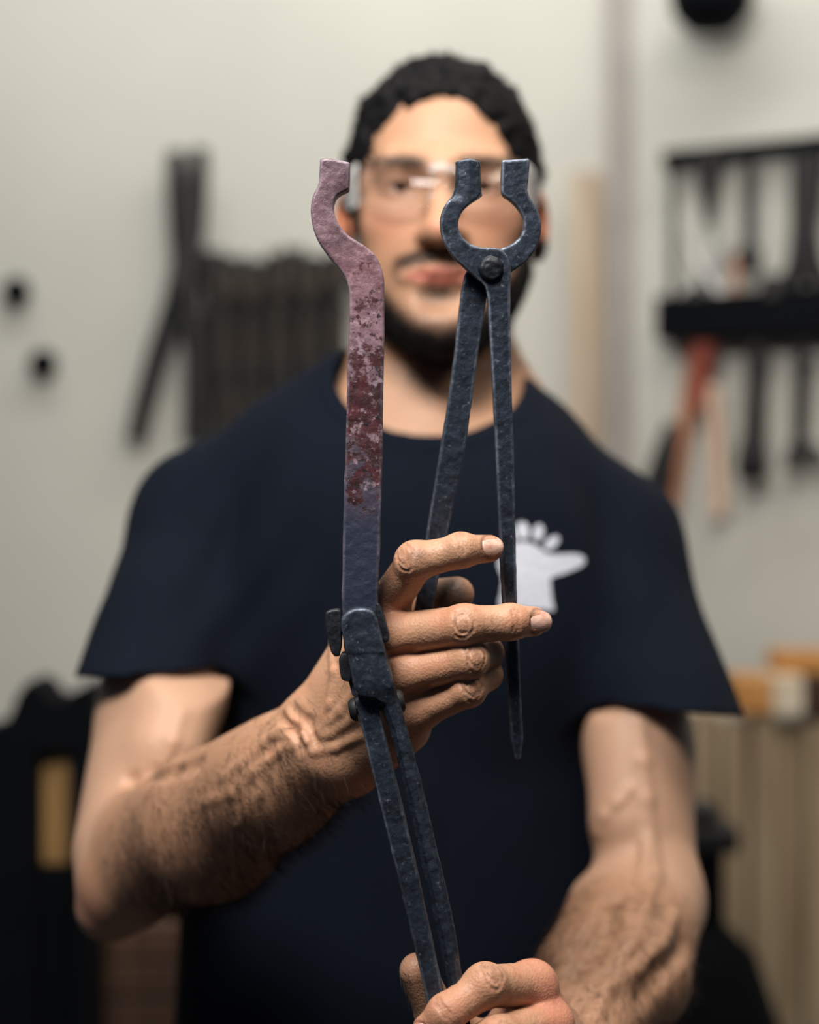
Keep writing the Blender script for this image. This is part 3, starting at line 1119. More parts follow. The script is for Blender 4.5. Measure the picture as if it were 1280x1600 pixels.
# hands: ruddy knuckles, grime
hands = (Vall[:, 1] < 1.0)
for pts, w_ in ((fi, 1), (fm, 1), (fr, 1), (fl, 1), (gi, 1), (gm, 1)):
    d = np.linalg.norm(Vall - pts[1], axis=1)
    C = blend(C, np.exp(-(d / .012) ** 2), (.48, .215, .135), .5)
    d = np.linalg.norm(Vall - pts[0], axis=1)
    C = blend(C, np.exp(-(d / .016) ** 2), (.52, .215, .13), .45)
    d = np.linalg.norm(Vall - pts[3], axis=1)
    C = blend(C, np.exp(-(d / .010) ** 2), (.52, .20, .135), .45)
gn = sstep(.10, .75, vnoise(Vall, 110, 11) * .6 + vnoise(Vall, 420, 12) * .55)
C = blend(C, gn * hands, (.17, .09, .06), .30)
rn = sstep(.0, .8, vnoise(Vall, 70, 14) + .4 * vnoise(Vall, 260, 15))
C = blend(C, rn * hands, (.54, .21, .125), .32)
for px, py, r, a in ((652, 868, .0042, .8), (774, 1017, .006, .85), (735, 1085, .004, .5), (700, 862, .003, .3), (628, 1075, .003, .3)):
    q = surf_pt(px, py, .86, 1.0, ARM1)
    if q is not None:
        d = np.linalg.norm(Vall - q, axis=1)
        C = blend(C, np.exp(-(d / r) ** 2) * (.65 + .35 * vnoise(Vall, 900, 9)), (.10, .075, .065), a)
cm = np.zeros(len(Vall))
hid = np.flatnonzero(hands)
for a, b in CSEG:
    mid_ = (a + b) / 2
    nn_ = hid[(np.abs(Vall[hid] - mid_) < .004).all(1)]
    if len(nn_):
        v = Vall[nn_] - a
        t = np.clip(v @ (b - a) / max((b - a) @ (b - a), 1e-12), 0, 1)
        dd = np.linalg.norm(v - t[:, None] * (b - a), axis=1)
        cm[nn_] = np.maximum(cm[nn_], np.exp(-(dd / .0009) ** 2))
C = blend(C, cm * (.45 + .55 * sstep(-.4, .5, vnoise(Vall, 300, 77))), (.17, .085, .055), .6)
for (c0, ax, nr, sd, r, ln, wd) in NAILS:
    v = Vall - c0
    e_ = np.sqrt((v @ ax / (ln * .56)) ** 2 + (v @ sd / (wd * .54)) ** 2)
    C = blend(C, np.exp(-((e_ - 1.0) / .13) ** 2) * ((v @ nr) > r * .35) * (np.linalg.norm(v, axis=1) < .018), (.14, .06, .045), .75)
for q, r_, a_ in ((surf_pt(936, 1556, .95, 1.25, ARM2), .0022, .9),):
    if q is not None:
        C = blend(C, np.exp(-(np.linalg.norm(Vall - q, axis=1) / r_) ** 2), (.06, .03, .025), a_)
for c_, r_ in ((NI, .019), (gi[2], .012), (NM, .018)):
    C = blend(C, np.exp(-(np.linalg.norm(Vall - c_, axis=1) / r_) ** 2), (.54, .17, .12), .55)
# thumb pads: shade on the far one painted near black, the other browned
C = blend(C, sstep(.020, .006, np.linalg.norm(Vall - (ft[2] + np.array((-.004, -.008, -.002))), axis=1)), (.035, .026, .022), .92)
C = blend(C, np.exp(-(np.linalg.norm(Vall - gt[2], axis=1) / .018) ** 2), (.20, .10, .075), .6)
q = np.linalg.norm(Vall - (gi[1] + np.array((.012, -.004, -.008))), axis=1)
C = blend(C, np.exp(-(q / .014) ** 2) * (.6 + .4 * vnoise(Vall, 500, 4)), (.13, .085, .06), .5)  # mottled darker patch below the left index joint
fa1 = np.clip((Vall - E1) @ ax1, 0, .4)
fd1 = np.linalg.norm(Vall - E1 - fa1[:, None] * ax1, axis=1)
ax2_ = nrm(W2 - E2)
fa2 = np.clip((Vall - E2) @ ax2_, 0, .4)
fd2 = np.linalg.norm(Vall - E2 - fa2[:, None] * ax2_, axis=1)
tan = np.maximum(sstep(.075, .05, fd1) * sstep(.0, .05, fa1) * (1 - sstep(.19, .26, fa1)), sstep(.075, .05, fd2) * sstep(.02, .08, fa2) * (1 - sstep(.20, .27, fa2)))
C = blend(C, tan * (.75 + .25 * vnoise(Vall, 50, 88)), (.28, .155, .095), .62)
upper = ((PY > 1030) & (Vall[:, 1] > 1.13)) * (1 - np.clip(tan * 1.5, 0, 1)) * (PY < 1460)
C = blend(C, upper * 1.0, (.50, .325, .235), .6)
elb = np.exp(-(np.linalg.norm(Vall - P(140, 1415, 1.15), axis=1) / .03) ** 2)
C = blend(C, elb, (.52, .22, .145), .6)

m, nt, bs = nodes_of('skin')
N_, L_ = nt.nodes, nt.links
at = N_.new('ShaderNodeAttribute')
at.attribute_name = 'skin_colour'
L_.new(at.outputs['Color'], bs.inputs['Base Color'])
bs.inputs['Roughness'].default_value = .5
bs.inputs['Specular IOR Level'].default_value = .42
bs.inputs['Subsurface Weight'].default_value = .12
bs.inputs['Subsurface Radius'].default_value = (1.0, .35, .2)
bs.inputs['Subsurface Scale'].default_value = .004
tc = N_.new('ShaderNodeTexCoord')
vo = N_.new('ShaderNodeTexVoronoi')
vo.inputs['Scale'].default_value = 700
nz = N_.new('ShaderNodeTexNoise')
nz.inputs['Scale'].default_value = 420
nz.inputs['Detail'].default_value = 5
L_.new(tc.outputs['Object'], vo.inputs['Vector'])
L_.new(tc.outputs['Object'], nz.inputs['Vector'])
b1 = N_.new('ShaderNodeBump')
b1.inputs['Strength'].default_value = .30
b1.inputs['Distance'].default_value = .0006
b2 = N_.new('ShaderNodeBump')
b2.inputs['Strength'].default_value = .38
b2.inputs['Distance'].default_value = .0008
L_.new(vo.outputs['Distance'], b1.inputs['Height'])
L_.new(nz.outputs[0], b2.inputs['Height'])
L_.new(b1.outputs[0], b2.inputs['Normal'])
L_.new(b2.outputs[0], bs.inputs['Normal'])
M['skin'] = m
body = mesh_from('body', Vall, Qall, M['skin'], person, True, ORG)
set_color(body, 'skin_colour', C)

# ---- fingernails
M['nail'] = mat_noise('fingernail', lin(190, 142, 126), lin(216, 180, 166), 180, .3, bump=.15, bscale=500, stretch=(1, 1, 1))
for (c0, ax, nr, sd, r, ln, wd) in NAILS:
    V, Fc = [], []
    nu, nv = 15, 13
    for lay, dr in ((0, .00035), (1, -.0006)):
        for i in range(nu):
            u = -1 + 2 * i / (nu - 1)
            for j in range(nv):
                v = -1 + 2 * j / (nv - 1)
                # superellipse outline
                uu = u * math.sqrt(max(0, 1 - .42 * v * v))
                vv = v * math.sqrt(max(0, 1 - .42 * u * u))
                th = vv * (wd / 2) / (r * .95)
                drop = .0010 * max(0, uu) ** 2
                V.append(c0 + ax * (uu * ln / 2) + (r * .93 + dr - drop) * (math.cos(th) * nr + math.sin(th) * sd))
    nn = nu * nv
    for i in range(nu - 1):
        for j in range(nv - 1):
            a = i * nv + j
            Fc.append((a, a + 1, a + nv + 1, a + nv))
            Fc.append((nn + a, nn + a + nv, nn + a + nv + 1, nn + a + 1))
    rim = [j for j in range(nv)] + [i * nv + nv - 1 for i in range(1, nu)] + [(nu - 1) * nv + j for j in range(nv - 2, -1, -1)] + [i * nv for i in range(nu - 2, 0, -1)]
    for a, b in zip(rim, rim[1:] + rim[:1]):
        Fc.append((a, nn + a, nn + b, b))
    mb = MB().add(V, Fc)
    mb.build('fingernail', M['nail'], person, True, ORG)

# ---- eyes
M['eye'] = mat_noise('eye_white', lin(214, 200, 190), lin(226, 214, 204), 60, .25)
M['iris'] = mat_noise('iris_brown', lin(26, 16, 12), lin(48, 30, 20), 300, .2)
for px in (626, mir(626)):
    c = P(px, 290, 1.2625)
    prof = [(max(.0002, .0128 * math.sin(t)), -.0128 * math.cos(t)) for t in np.linspace(0, math.pi, 14)]
    e = MB().lathe(c, prof, 18, 1).build('eyeball', M['eye'], person, True, ORG)
    prof = [(max(.0001, .0132 * math.sin(t)), -.0132 * math.cos(t)) for t in np.linspace(0, .47, 6)]
    MB().lathe(c + np.array((0, 0, -.001)), prof, 18, 1).build('iris', M['iris'], e, True, ORG)


# ---- strands
def strands(name, roots, dirs, lens, width, segs, mat, curl=0.3, parent=person, droop=0.0, kind='stuff'):
    n = len(roots)
    V = np.zeros((n, (segs + 1) * 2, 3))
    d = dirs / np.linalg.norm(dirs, axis=1)[:, None]
    rnd = rng.normal(size=(n, 3))
    side = np.cross(d, rnd)
    side /= np.linalg.norm(side, axis=1)[:, None]
    side0 = side.copy()
    p = roots.copy()
    for s in range(segs + 1):
        wv = width * (1 - .85 * s / segs)
        V[:, 2 * s] = p - side0 * wv / 2
        V[:, 2 * s + 1] = p + side0 * wv / 2
        bend = np.cross(d, side)
        d = d + bend * curl + side * curl * rng.normal(size=(n, 1)) * .5 + np.array((0, 0, -droop))
        d /= np.linalg.norm(d, axis=1)[:, None]
        p = p + d * (lens / segs)[:, None]
    q = np.array([(2 * s, 2 * s + 1, 2 * s + 3, 2 * s + 2) for s in range(segs)])
    Q = (q[None] + (np.arange(n) * (segs + 1) * 2)[:, None, None]).reshape(-1, 4)
    o = mesh_from(name, V.reshape(-1, 3), Q, mat, parent, False, ORG)
    if kind:
        o['kind'] = kind
    return o


M['hair'] = mat_noise('dark_hair', lin(3, 5, 9), lin(13, 12, 14), 90, .65, spec=.15)
M['armhair'] = mat_noise('arm_hair', lin(26, 17, 14), lin(52, 35, 27), 90, .6, spec=.2)

# hair on the head
HAIRL = Layer([el(P(691, 262, 1.350), (.0805, .105, .0890)),
               rc(P(553, 250, 1.335), P(552, 320, 1.335), .010, .006, k=.01),
               rc(P(829, 250, 1.335), P(830, 315, 1.335), .010, .006, k=.01),
               el(P(HX, 338, 1.215), (.0735, .125, .1115), op='-', k=.008),
               el(P(HX, 480, 1.30), (.12, .12, .085), op='-', k=.012)])


def hairf(p, cc=None, cr=None):
    d = HAIRL(p, cc, cr)
    near = np.abs(d) < .03
    if near.any():
        q = p[near]
        d[near] += .0040 * vnoise(q, 70, 21) + .0035 * vnoise(q, 160, 22)
    return d


Vh, Qh = surfnet(hairf, (-.09, 1.20, ZC + .12), (.14, 1.50, ZC + .43), .0022, lev=2, slack=2.0)
Nh = vert_normals(Vh, Qh)
hair = mesh_from('hair', Vh, Qh, M['hair'], person, True, ORG)
sel = rng.choice(len(Vh), 7000)
ok = (Vh[sel, 1] < 1.46)
sel = sel[ok]
strands('hair_curl', Vh[sel] - Nh[sel] * .001, Nh[sel] + rng.normal(size=(len(sel), 3)) * .6, rng.uniform(.006, .013, len(sel)), .0009, 6, M['hair'], .55)

# beard hairs
bm_ = np.clip(beard + .7 * side + .55 * must + .7 * soul + .10 * stub + .8 * brow * (PY < 265), 0, 1)
idx = rng.choice(len(Vall), 16000, p=bm_ / bm_.sum())
ln = np.where(PY[idx] > 500, .0070, .0042) * rng.uniform(.6, 1.2, len(idx))
strands('beard', Vall[idx], Nall[idx] * .8 + np.array((0, -.1, -.7)) + rng.normal(size=(len(idx), 3)) * .35, ln, .00045, 3, M['hair'], .3)

# forearm hair, thickened below to stand in for the underside's shade
t1 = np.clip(((Vall - E1) @ ax1) / np.linalg.norm(W1 - E1), -.3, 1.6)
near1 = (PX < 640) & (PY > 1010) & (Vall[:, 1] < 1.2)
lowside = sstep(-.6, .5, (Nall @ np.array((.45, -.25, -.85))) + .35 * vnoise(Vall, 45, 31))
ua = S1 - E1
uaL = np.linalg.norm(ua)
tu = np.clip((Vall - E1) @ (ua / uaL), 0, uaL)
du = np.linalg.norm(Vall - E1 - tu[:, None] * (ua / uaL), axis=1)
tf = np.clip((Vall - E1) @ ax1, 0, .4)
df_ = np.linalg.norm(Vall - E1 - tf[:, None] * ax1, axis=1)
near1 = near1 * sstep(-.002, -.030, df_ - du)
d1 = near1 * sstep(-.12, .12, t1) * (1 - sstep(.93, 1.12, t1)) * (.32 + .68 * lowside)
d1 = d1 + near1 * .05 * sstep(1.0, 1.1, t1) * (1 - sstep(1.25, 1.4, t1))
ax2 = nrm(W2 - E2)
t2 = ((Vall - E2) @ ax2) / np.linalg.norm(W2 - E2)
near2 = (PX > 820) & (PY > 1360) & (Vall[:, 1] < 1.3) & (Vall[:, 1] > .97)
d2 = near2 * sstep(.05, .4, t2) * .65
farea = np.bincount(Qall.ravel(), np.repeat(np.linalg.norm(np.cross(Vall[Qall[:, 2]] - Vall[Qall[:, 0]], Vall[Qall[:, 3]] - Vall[Qall[:, 1]]), axis=1), 4), len(Vall))
pr = (d1 + d2) * farea
idx = rng.choice(len(Vall), 12500, p=pr / pr.sum())
axd = np.where((PX[idx] < 700)[:, None], ax1, ax2)
swirl = np.where((PX[idx] < 700)[:, None], np.array((.25, 0, -.75)), np.array((-.2, 0, -.5)))
strands('arm_hair', Vall[idx], axd * .75 + swirl + Nall[idx] * .42 + rng.normal(size=(len(idx), 3)) * .28, rng.uniform(.007, .018, len(idx)), .00032, 4, M['armhair'], .18)

# ---- t-shirt
def shirtf(p, cc=None, cr=None):
    dt = SH(p, cc, cr)
    s1, s2 = SL1(p, cc, cr), SL2(p, cc, cr)
    sd1 = (p - HEM1) @ HEMN1
    sd2 = (p - HEM2) @ HEMN2
    d = smin(smin(dt, np.maximum(s1, sd1), .035), np.maximum(s2, sd2), .035)
    din = smin(smin(dt, np.maximum(s1, sd1 - .012), .035), np.maximum(s2, sd2 - .012), .035)
    q = p * np.array((1, 1, .55))
    wr = .0030 * vnoise(q, 14, 41) + .0013 * vnoise(q, 34, 42)
    # folds pulling from the armpits and across the chest
    px, py = p[:, 0] / p[:, 1] * F + 640, 800 - (p[:, 2] - ZC) / p[:, 1] * F
    fold = np.sin((px * .055 + py * .028) + 1.8 * vnoise(p, 9, 43)) * np.exp(-((px - 390) / 110) ** 2 - ((py - 860) / 150) ** 2)
    fold += np.sin((px * .050 - py * .020) + 1.8 * vnoise(p, 9, 44)) * np.exp(-((px - 900) / 100) ** 2 - ((py - 800) / 130) ** 2)
    wr = wr - .0032 * fold
    nk = NECK.fn(p)
    rib = np.exp(-((nk - .008) / .0065) ** 4)
    wr = wr - .0016 * rib
    shell = np.maximum(d + wr, -(din + wr + .0068))
    shell = np.maximum(shell, -nk)
    return np.maximum(shell, (ZC - .47) - p[:, 2])


Vs, Qs = surfnet(shirtf, (-.36, 1.12, ZC - .49), (.34, 1.54, ZC + .14), .0023, lev=3, slack=2.2)
M['shirt'] = mat_noise('black_cotton', lin(4, 11, 22), lin(7, 16, 31), 600, .9, bump=.25, bscale=1500, spec=.15)
shirt = mesh_from('t_shirt', Vs, Qs, M['shirt'], person, True, ORG)

# anvil print on the chest
M['print'] = mat_noise('white_print', lin(182, 190, 206), lin(200, 206, 218), 300, .75)


def in_poly(pts, poly):
    x, y = pts[:, 0], pts[:, 1]
    r = np.zeros(len(pts), bool)
    n = len(poly)
    for i in range(n):
        x1, y1 = poly[i]
        x2, y2 = poly[(i + 1) % n]
        c = ((y1 > y) != (y2 > y)) & (x < (x2 - x1) * (y - y1) / (y2 - y1 + 1e-9) + x1)
        r ^= c
    return r


def chaikin(p, n=2):
    p = [np.asarray(q, float) for q in p]
    for _ in range(n):
        o = []
        for a, b in zip(p, p[1:] + p[:1]):
            o += [a * .75 + b * .25, a * .25 + b * .75]
        p = o
    return p


polys = [chaikin([(778, 874), (790, 858), (806, 847), (822, 846), (838, 852), (852, 863), (856, 866), (880, 866), (905, 865), (915, 872), (914, 882), (895, 891), (872, 899), (860, 903), (860, 903), (861, 925), (866, 953), (866, 953), (862, 956), (846, 944), (830, 937), (812, 935), (796, 940), (786, 950), (778, 946), (784, 925), (786, 900), (779, 888)], 2)]
for cx, cy, a, rx, ry in ((796, 834, -38, 8, 14), (817, 829, -12, 10, 14), (841, 832, 12, 8.5, 13), (862, 848, 48, 8, 14)):
    t = np.linspace(0, 2 * np.pi, 28, endpoint=False)
    a = math.radians(a)
    polys.append([(cx + rx * math.cos(q) * math.cos(a) - ry * math.sin(q) * math.sin(a), cy + rx * math.cos(q) * math.sin(a) + ry * math.sin(q) * math.cos(a)) for q in t])
for pi, poly in enumerate(polys):
    bm = bmesh.new()
    vs_ = [bm.verts.new((x, y, 0)) for x, y in poly]
    f_ = bm.faces.new(vs_)
    bmesh.ops.triangulate(bm, faces=[f_])
    for _ in range(3):
        lng = [e for e in bm.edges if e.calc_length() > 6]
        if not lng:
            break
        bmesh.ops.subdivide_edges(bm, edges=lng, cuts=1)
        bmesh.ops.triangulate(bm, faces=bm.faces[:])
    bm.verts.index_update()
    V2d = [(v.co.x, v.co.y) for v in bm.verts]
    Ft = [[v.index for v in f.verts] for f in bm.faces]
    edges_b = [(e.verts[0].index, e.verts[1].index) for e in bm.edges if len(e.link_faces) == 1]
    bm.free()
    ys = np.linspace(1.14, 1.32, 400)
    V3 = []
    for x, y in V2d:
        pts = np.array([P(x, y, t) for t in ys])
        sv = shirtf(pts)
        i = np.flatnonzero(sv < 0)
        V3.append(pts[i[0]] if len(i) else P(x, y, 1.24))
    V3 = np.array(V3)
    n = len(V3)
    top = V3 + np.array((0, -.0011, 0))
    bot = V3 + np.array((0, .0012, 0))
    Fc = Ft + [[i + n for i in f[::-1]] for f in Ft] + [[a, b, b + n, a + n] for a, b in edges_b]
    MB().add(np.concatenate([top, bot]), Fc).build('anvil_print' if pi == 0 else 'spark_print', M['print'], shirt, False, ORG)

# ---- trousers and shoes (below the frame, they carry the figure)
M['denim'] = mat_noise('dark_denim', lin(20, 26, 38), lin(32, 40, 56), 200, .9)
TR = Layer([rc((.0, 1.345, .93), (.0, 1.345, .86), .165, .165, flat=.62, fdir=(0, 1, 0)),
            rc((-.085, 1.35, .82), (-.11, 1.36, .50), .088, .066, k=.04), rc((-.11, 1.36, .50), (-.12, 1.40, .07), .066, .052, k=.03),
            rc((.085, 1.35, .82), (.11, 1.36, .50), .088, .066, k=.04), rc((.11, 1.36, .50), (.12, 1.40, .07), .066, .052, k=.03)])
Vt, Qt = surfnet(TR, (-.3, 1.1, -.02), (.3, 1.6, 1.15), .008, lev=2)
mesh_from('trousers', Vt, Qt, M['denim'], person, True, ORG)
M['shoe'] = mat_noise('black_leather', lin(16, 16, 18), lin(30, 28, 28), 40, .5)
for sx in (-.12, .12):
    SHO = Layer([rc((sx, 1.43, .05), (sx * 1.12, 1.24, .036), .045, .036), rc((sx, 1.41, .05), (sx, 1.41, .12), .046, .052, k=.02)])

    def shoef(p, cc=None, cr=None, S=SHO):
        return np.maximum(S(p, cc, cr), .001 - p[:, 2])

    Vx, Qx = surfnet(shoef, (sx - .1, 1.15, -.03), (sx + .1, 1.52, .2), .006, lev=2)
    mesh_from('shoe', Vx, Qx, M['shoe'], person, True, ORG)

# ================================================================== SAFETY GLASSES
gl_ = thing('safety_glasses', P(HX, 280, 1.228), 'clear safety glasses worn by the man, reflecting bright lights', 'glasses')
m, nt, bs = nodes_of('clear_lens')
nt.nodes.remove(bs)
N_, L_ = nt.nodes, nt.links
tr = N_.new('ShaderNodeBsdfTransparent')
tr.inputs[0].default_value = (.95, .96, .97, 1)
gs = N_.new('ShaderNodeBsdfGlossy')
gs.inputs['Roughness'].default_value = .03
fr_ = N_.new('ShaderNodeLayerWeight')
fr_.inputs[0].default_value = .22
mx = N_.new('ShaderNodeMixShader')
lim = N_.new('ShaderNodeMath')
lim.operation = 'MINIMUM'
lim.inputs[1].default_value = .30
L_.new(fr_.outputs[0], lim.inputs[0])
L_.new(lim.outputs[0], mx.inputs[0])
L_.new(tr.outputs[0], mx.inputs[1])
L_.new(gs.outputs[0], mx.inputs[2])
L_.new(mx.outputs[0], N_['Material Output'].inputs[0])
M['lens'] = m
m, nt, bs = nodes_of('frosted_clear_plastic')
bs.inputs['Base Color'].default_value = (.80, .82, .84, 1)
bs.inputs['Roughness'].default_value = .25
bs.inputs['Alpha'].default_value = .38
M['clearplastic'] = m
M['frame'] = mat_noise('grey_frame', lin(120, 124, 128), lin(150, 152, 156), 40, .3)


def lens_surface(sgn):
    cx = 623 if sgn < 0 else 757
    V, Fc = [], []
    nu, nv = 19, 13
    for lay in (0, 1):
        for i in range(nu):
            u = -1 + 2 * i / (nu - 1)
            for j in range(nv):
                v = -1 + 2 * j / (nv - 1)
                uu = u * math.sqrt(1 - .38 * v * v)
                vv = v * math.sqrt(1 - .38 * u * u)
                px = cx + uu * 66
                py = 288 - vv * 46
                out = (px - HX) / 130.0 * (1 if sgn > 0 else -1)
                Y = 1.2265 + .030 * max(0, out) ** 2.2 + .0035 * vv ** 2 + .007 * max(0, vv) + lay * .0018
                V.append(P(px, py, Y))
    nn = nu * nv
    for i in range(nu - 1):
        for j in range(nv - 1):
            a = i * nv + j
            Fc.append((a, a + 1, a + nv + 1, a + nv))
            Fc.append((nn + a, nn + a + nv, nn + a + nv + 1, nn + a + 1))
    rim = [j for j in range(nv)] + [i * nv + nv - 1 for i in range(1, nu)] + [(nu - 1) * nv + j for j in range(nv - 2, -1, -1)] + [i * nv for i in range(nu - 2, 0, -1)]
    for a, b in zip(rim, rim[1:] + rim[:1]):
        Fc.append((a, nn + a, nn + b, b))
    return V, Fc, rim


for sgn in (-1, 1):
    V, Fc, rim = lens_surface(sgn)
    ln_ = MB().add(V, Fc).build('lens', M['lens'], gl_, True)
    ln_.data.materials.append(M['clearplastic'])
    for pg in ln_.data.polygons[-len(rim):]:
        pg.material_index = 1
    mid = lambda x: x if sgn < 0 else 2 * HX - x
    pts = [P(mid(557), 262, 1.252), P(mid(549), 272, 1.275), P(mid(541), 285, 1.315), P(mid(536), 300, 1.352), P(mid(541), 325, 1.375)]
    MB().tube(pts, [.004, .0045, .004, .0035, .003], 8, .5, (1, 0, 0)).build('temple', M['clearplastic'], gl_, True)
    sh = MB()
    g0 = [P(mid(558), 258, 1.250), P(mid(549), 262, 1.275), P(mid(543), 272, 1.305)]
    g1 = [P(mid(560), 322, 1.254), P(mid(549), 328, 1.278), P(mid(543), 318, 1.305)]
    th = np.array((.0016 * sgn, 0, 0))
    V = g0 + g1 + [q + th for q in g0 + g1]
    Fc = [(0, 1, 4, 3), (1, 2, 5, 4), (6, 9, 10, 7), (7, 10, 11, 8), (0, 6, 7, 1), (1, 7, 8, 2), (3, 4, 10, 9), (4, 5, 11, 10), (0, 3, 9, 6), (2, 8, 11, 5)]
    sh.add(V, Fc).build('side_shield', M['clearplastic'], gl_, False)
    MB().tube([P(mid(676), 300, 1.229), P(mid(673), 322, 1.234), P(mid(668), 338, 1.240)], [.002, .003, .002], 8).build('nose_pad', M['clearplastic'], gl_, True)
MB().tube([P(672, 266, 1.2265), P(HX, 260, 1.224), P(708, 266, 1.2265)], [.0035, .003, .0035], 8).build('bridge', M['clearplastic'], gl_, True)

# ================================================================== THE TWO HELD TONGS


def poly_sdf2(poly, X, Y):
    p = np.stack([X.ravel(), Y.ravel()], 1)
    d = np.full(len(p), 1e9)
    n = len(poly)
    for i in range(n):
        a, b = np.asarray(poly[i]), np.asarray(poly[(i + 1) % n])
        ab = b - a
        t = np.clip((p - a) @ ab / (ab @ ab + 1e-15), 0, 1)
        v = p - a - t[:, None] * ab
        d = np.minimum(d, (v * v).sum(1))
    d = np.sqrt(d)
    return np.where(in_poly(p, poly), -d, d).reshape(X.shape)


class Slab:
    """forged bar: an outline in a plane, given thickness, rounded edges and hammered unevenness"""

    def __init__(self, outline, p0, n, thick, rnd=.0013, smooth_n=1, off=0.0, amp=.0002, taper=None, seed=1):
        self.n = nrm(n)
        self.p0 = np.asarray(p0, float) + self.n * off
        self.u = nrm(np.cross((0, 0, 1.0), self.n))
        if self.u[0] < 0:
            self.u = -self.u
        self.v = nrm(np.cross(self.n, self.u))
        if self.v[2] < 0:
            self.v = -self.v
        w_ = [on_plane(x, y, self.p0, self.n) for x, y in outline]
        q = [((a - self.p0) @ self.u, (a - self.p0) @ self.v) for a in w_]
        q = chaikin(q, smooth_n)
        self.poly = q
        A = np.array(q)
        self.lo, self.hi = A.min(0) - .012, A.max(0) + .012
        self.g = .0005
        nx, ny = np.ceil((self.hi - self.lo) / self.g).astype(int) + 2
        X, Y = np.meshgrid(self.lo[0] + np.arange(nx) * self.g, self.lo[1] + np.arange(ny) * self.g, indexing='ij')
        self.S = poly_sdf2(q, X, Y)
        self.th, self.rnd, self.amp, self.seed, self.taper = thick / 2, rnd, amp, seed, taper

    def sd2(self, a, b):
        x = np.clip((a - self.lo[0]) / self.g, 0, self.S.shape[0] - 1.001)
        y = np.clip((b - self.lo[1]) / self.g, 0, self.S.shape[1] - 1.001)
        i, j = x.astype(int), y.astype(int)
        fx, fy = x - i, y - j
        S = self.S
        v = S[i, j] * (1 - fx) * (1 - fy) + S[i + 1, j] * fx * (1 - fy) + S[i, j + 1] * (1 - fx) * fy + S[i + 1, j + 1] * fx * fy
        ox = np.maximum(np.maximum(self.lo[0] - a, a - self.hi[0]), 0)
        oy = np.maximum(np.maximum(self.lo[1] - b, b - self.hi[1]), 0)
        return v + np.sqrt(ox * ox + oy * oy)

    def __call__(self, p, cc=None, cr=None):
        r = p - self.p0
        a, b, c = r @ self.u, r @ self.v, r @ self.n
        d2 = self.sd2(a, b) + self.rnd
        th = self.th if self.taper is None else self.taper(b)
        dz = np.abs(c) - th + self.rnd
        d = np.minimum(np.maximum(d2, dz), 0) + np.sqrt(np.maximum(d2, 0) ** 2 + np.maximum(dz, 0) ** 2) - self.rnd
        near = np.abs(d) < .006
        if near.any():
            q = p[near]
            d[near] += self.amp * (vnoise(q, 80, self.seed) + .6 * vnoise(q, 210, self.seed + 1) + .35 * vnoise(q, 620, self.seed + 2))
        return d

    def bounds(self):
        cs = []
        for a in (self.lo[0], self.hi[0]):
            for b in (self.lo[1], self.hi[1]):
                for c in (-.015, .015):
                    cs.append(self.p0 + self.u * a + self.v * b + self.n * c)
        cs = np.array(cs)
        return cs.min(0), cs.max(0)

    def build(self, name, mat, parent, h=.0007, origin=None, extra=None):
        f = self if extra is None else (lambda p, cc=None, cr=None: extra(p, self(p)))
        V, Q = surfnet(f, *self.bounds(), h, lev=3, smooth=1)
        o = mesh_from(name, V, Q, mat, parent, True, origin)
        r = V - self.p0
        e = np.abs(self.sd2(r @ self.u, r @ self.v))
        c = np.abs(np.abs(r @ self.n) - self.th)
        wear_glint = .55 * sstep(.0020, .0004, e) * sstep(.0020, .0004, c) * (.25 + .75 * sstep(-.5, .9, vnoise(V, 60, 3) + .6 * vnoise(V, 420, 4)))  # edge highlights painted in along the rubbed rims
        at = o.data.attributes.new('edge_wear_glint', 'FLOAT', 'POINT')
        at.data.foreach_set('value', wear_glint.astype(np.float32))
        return o


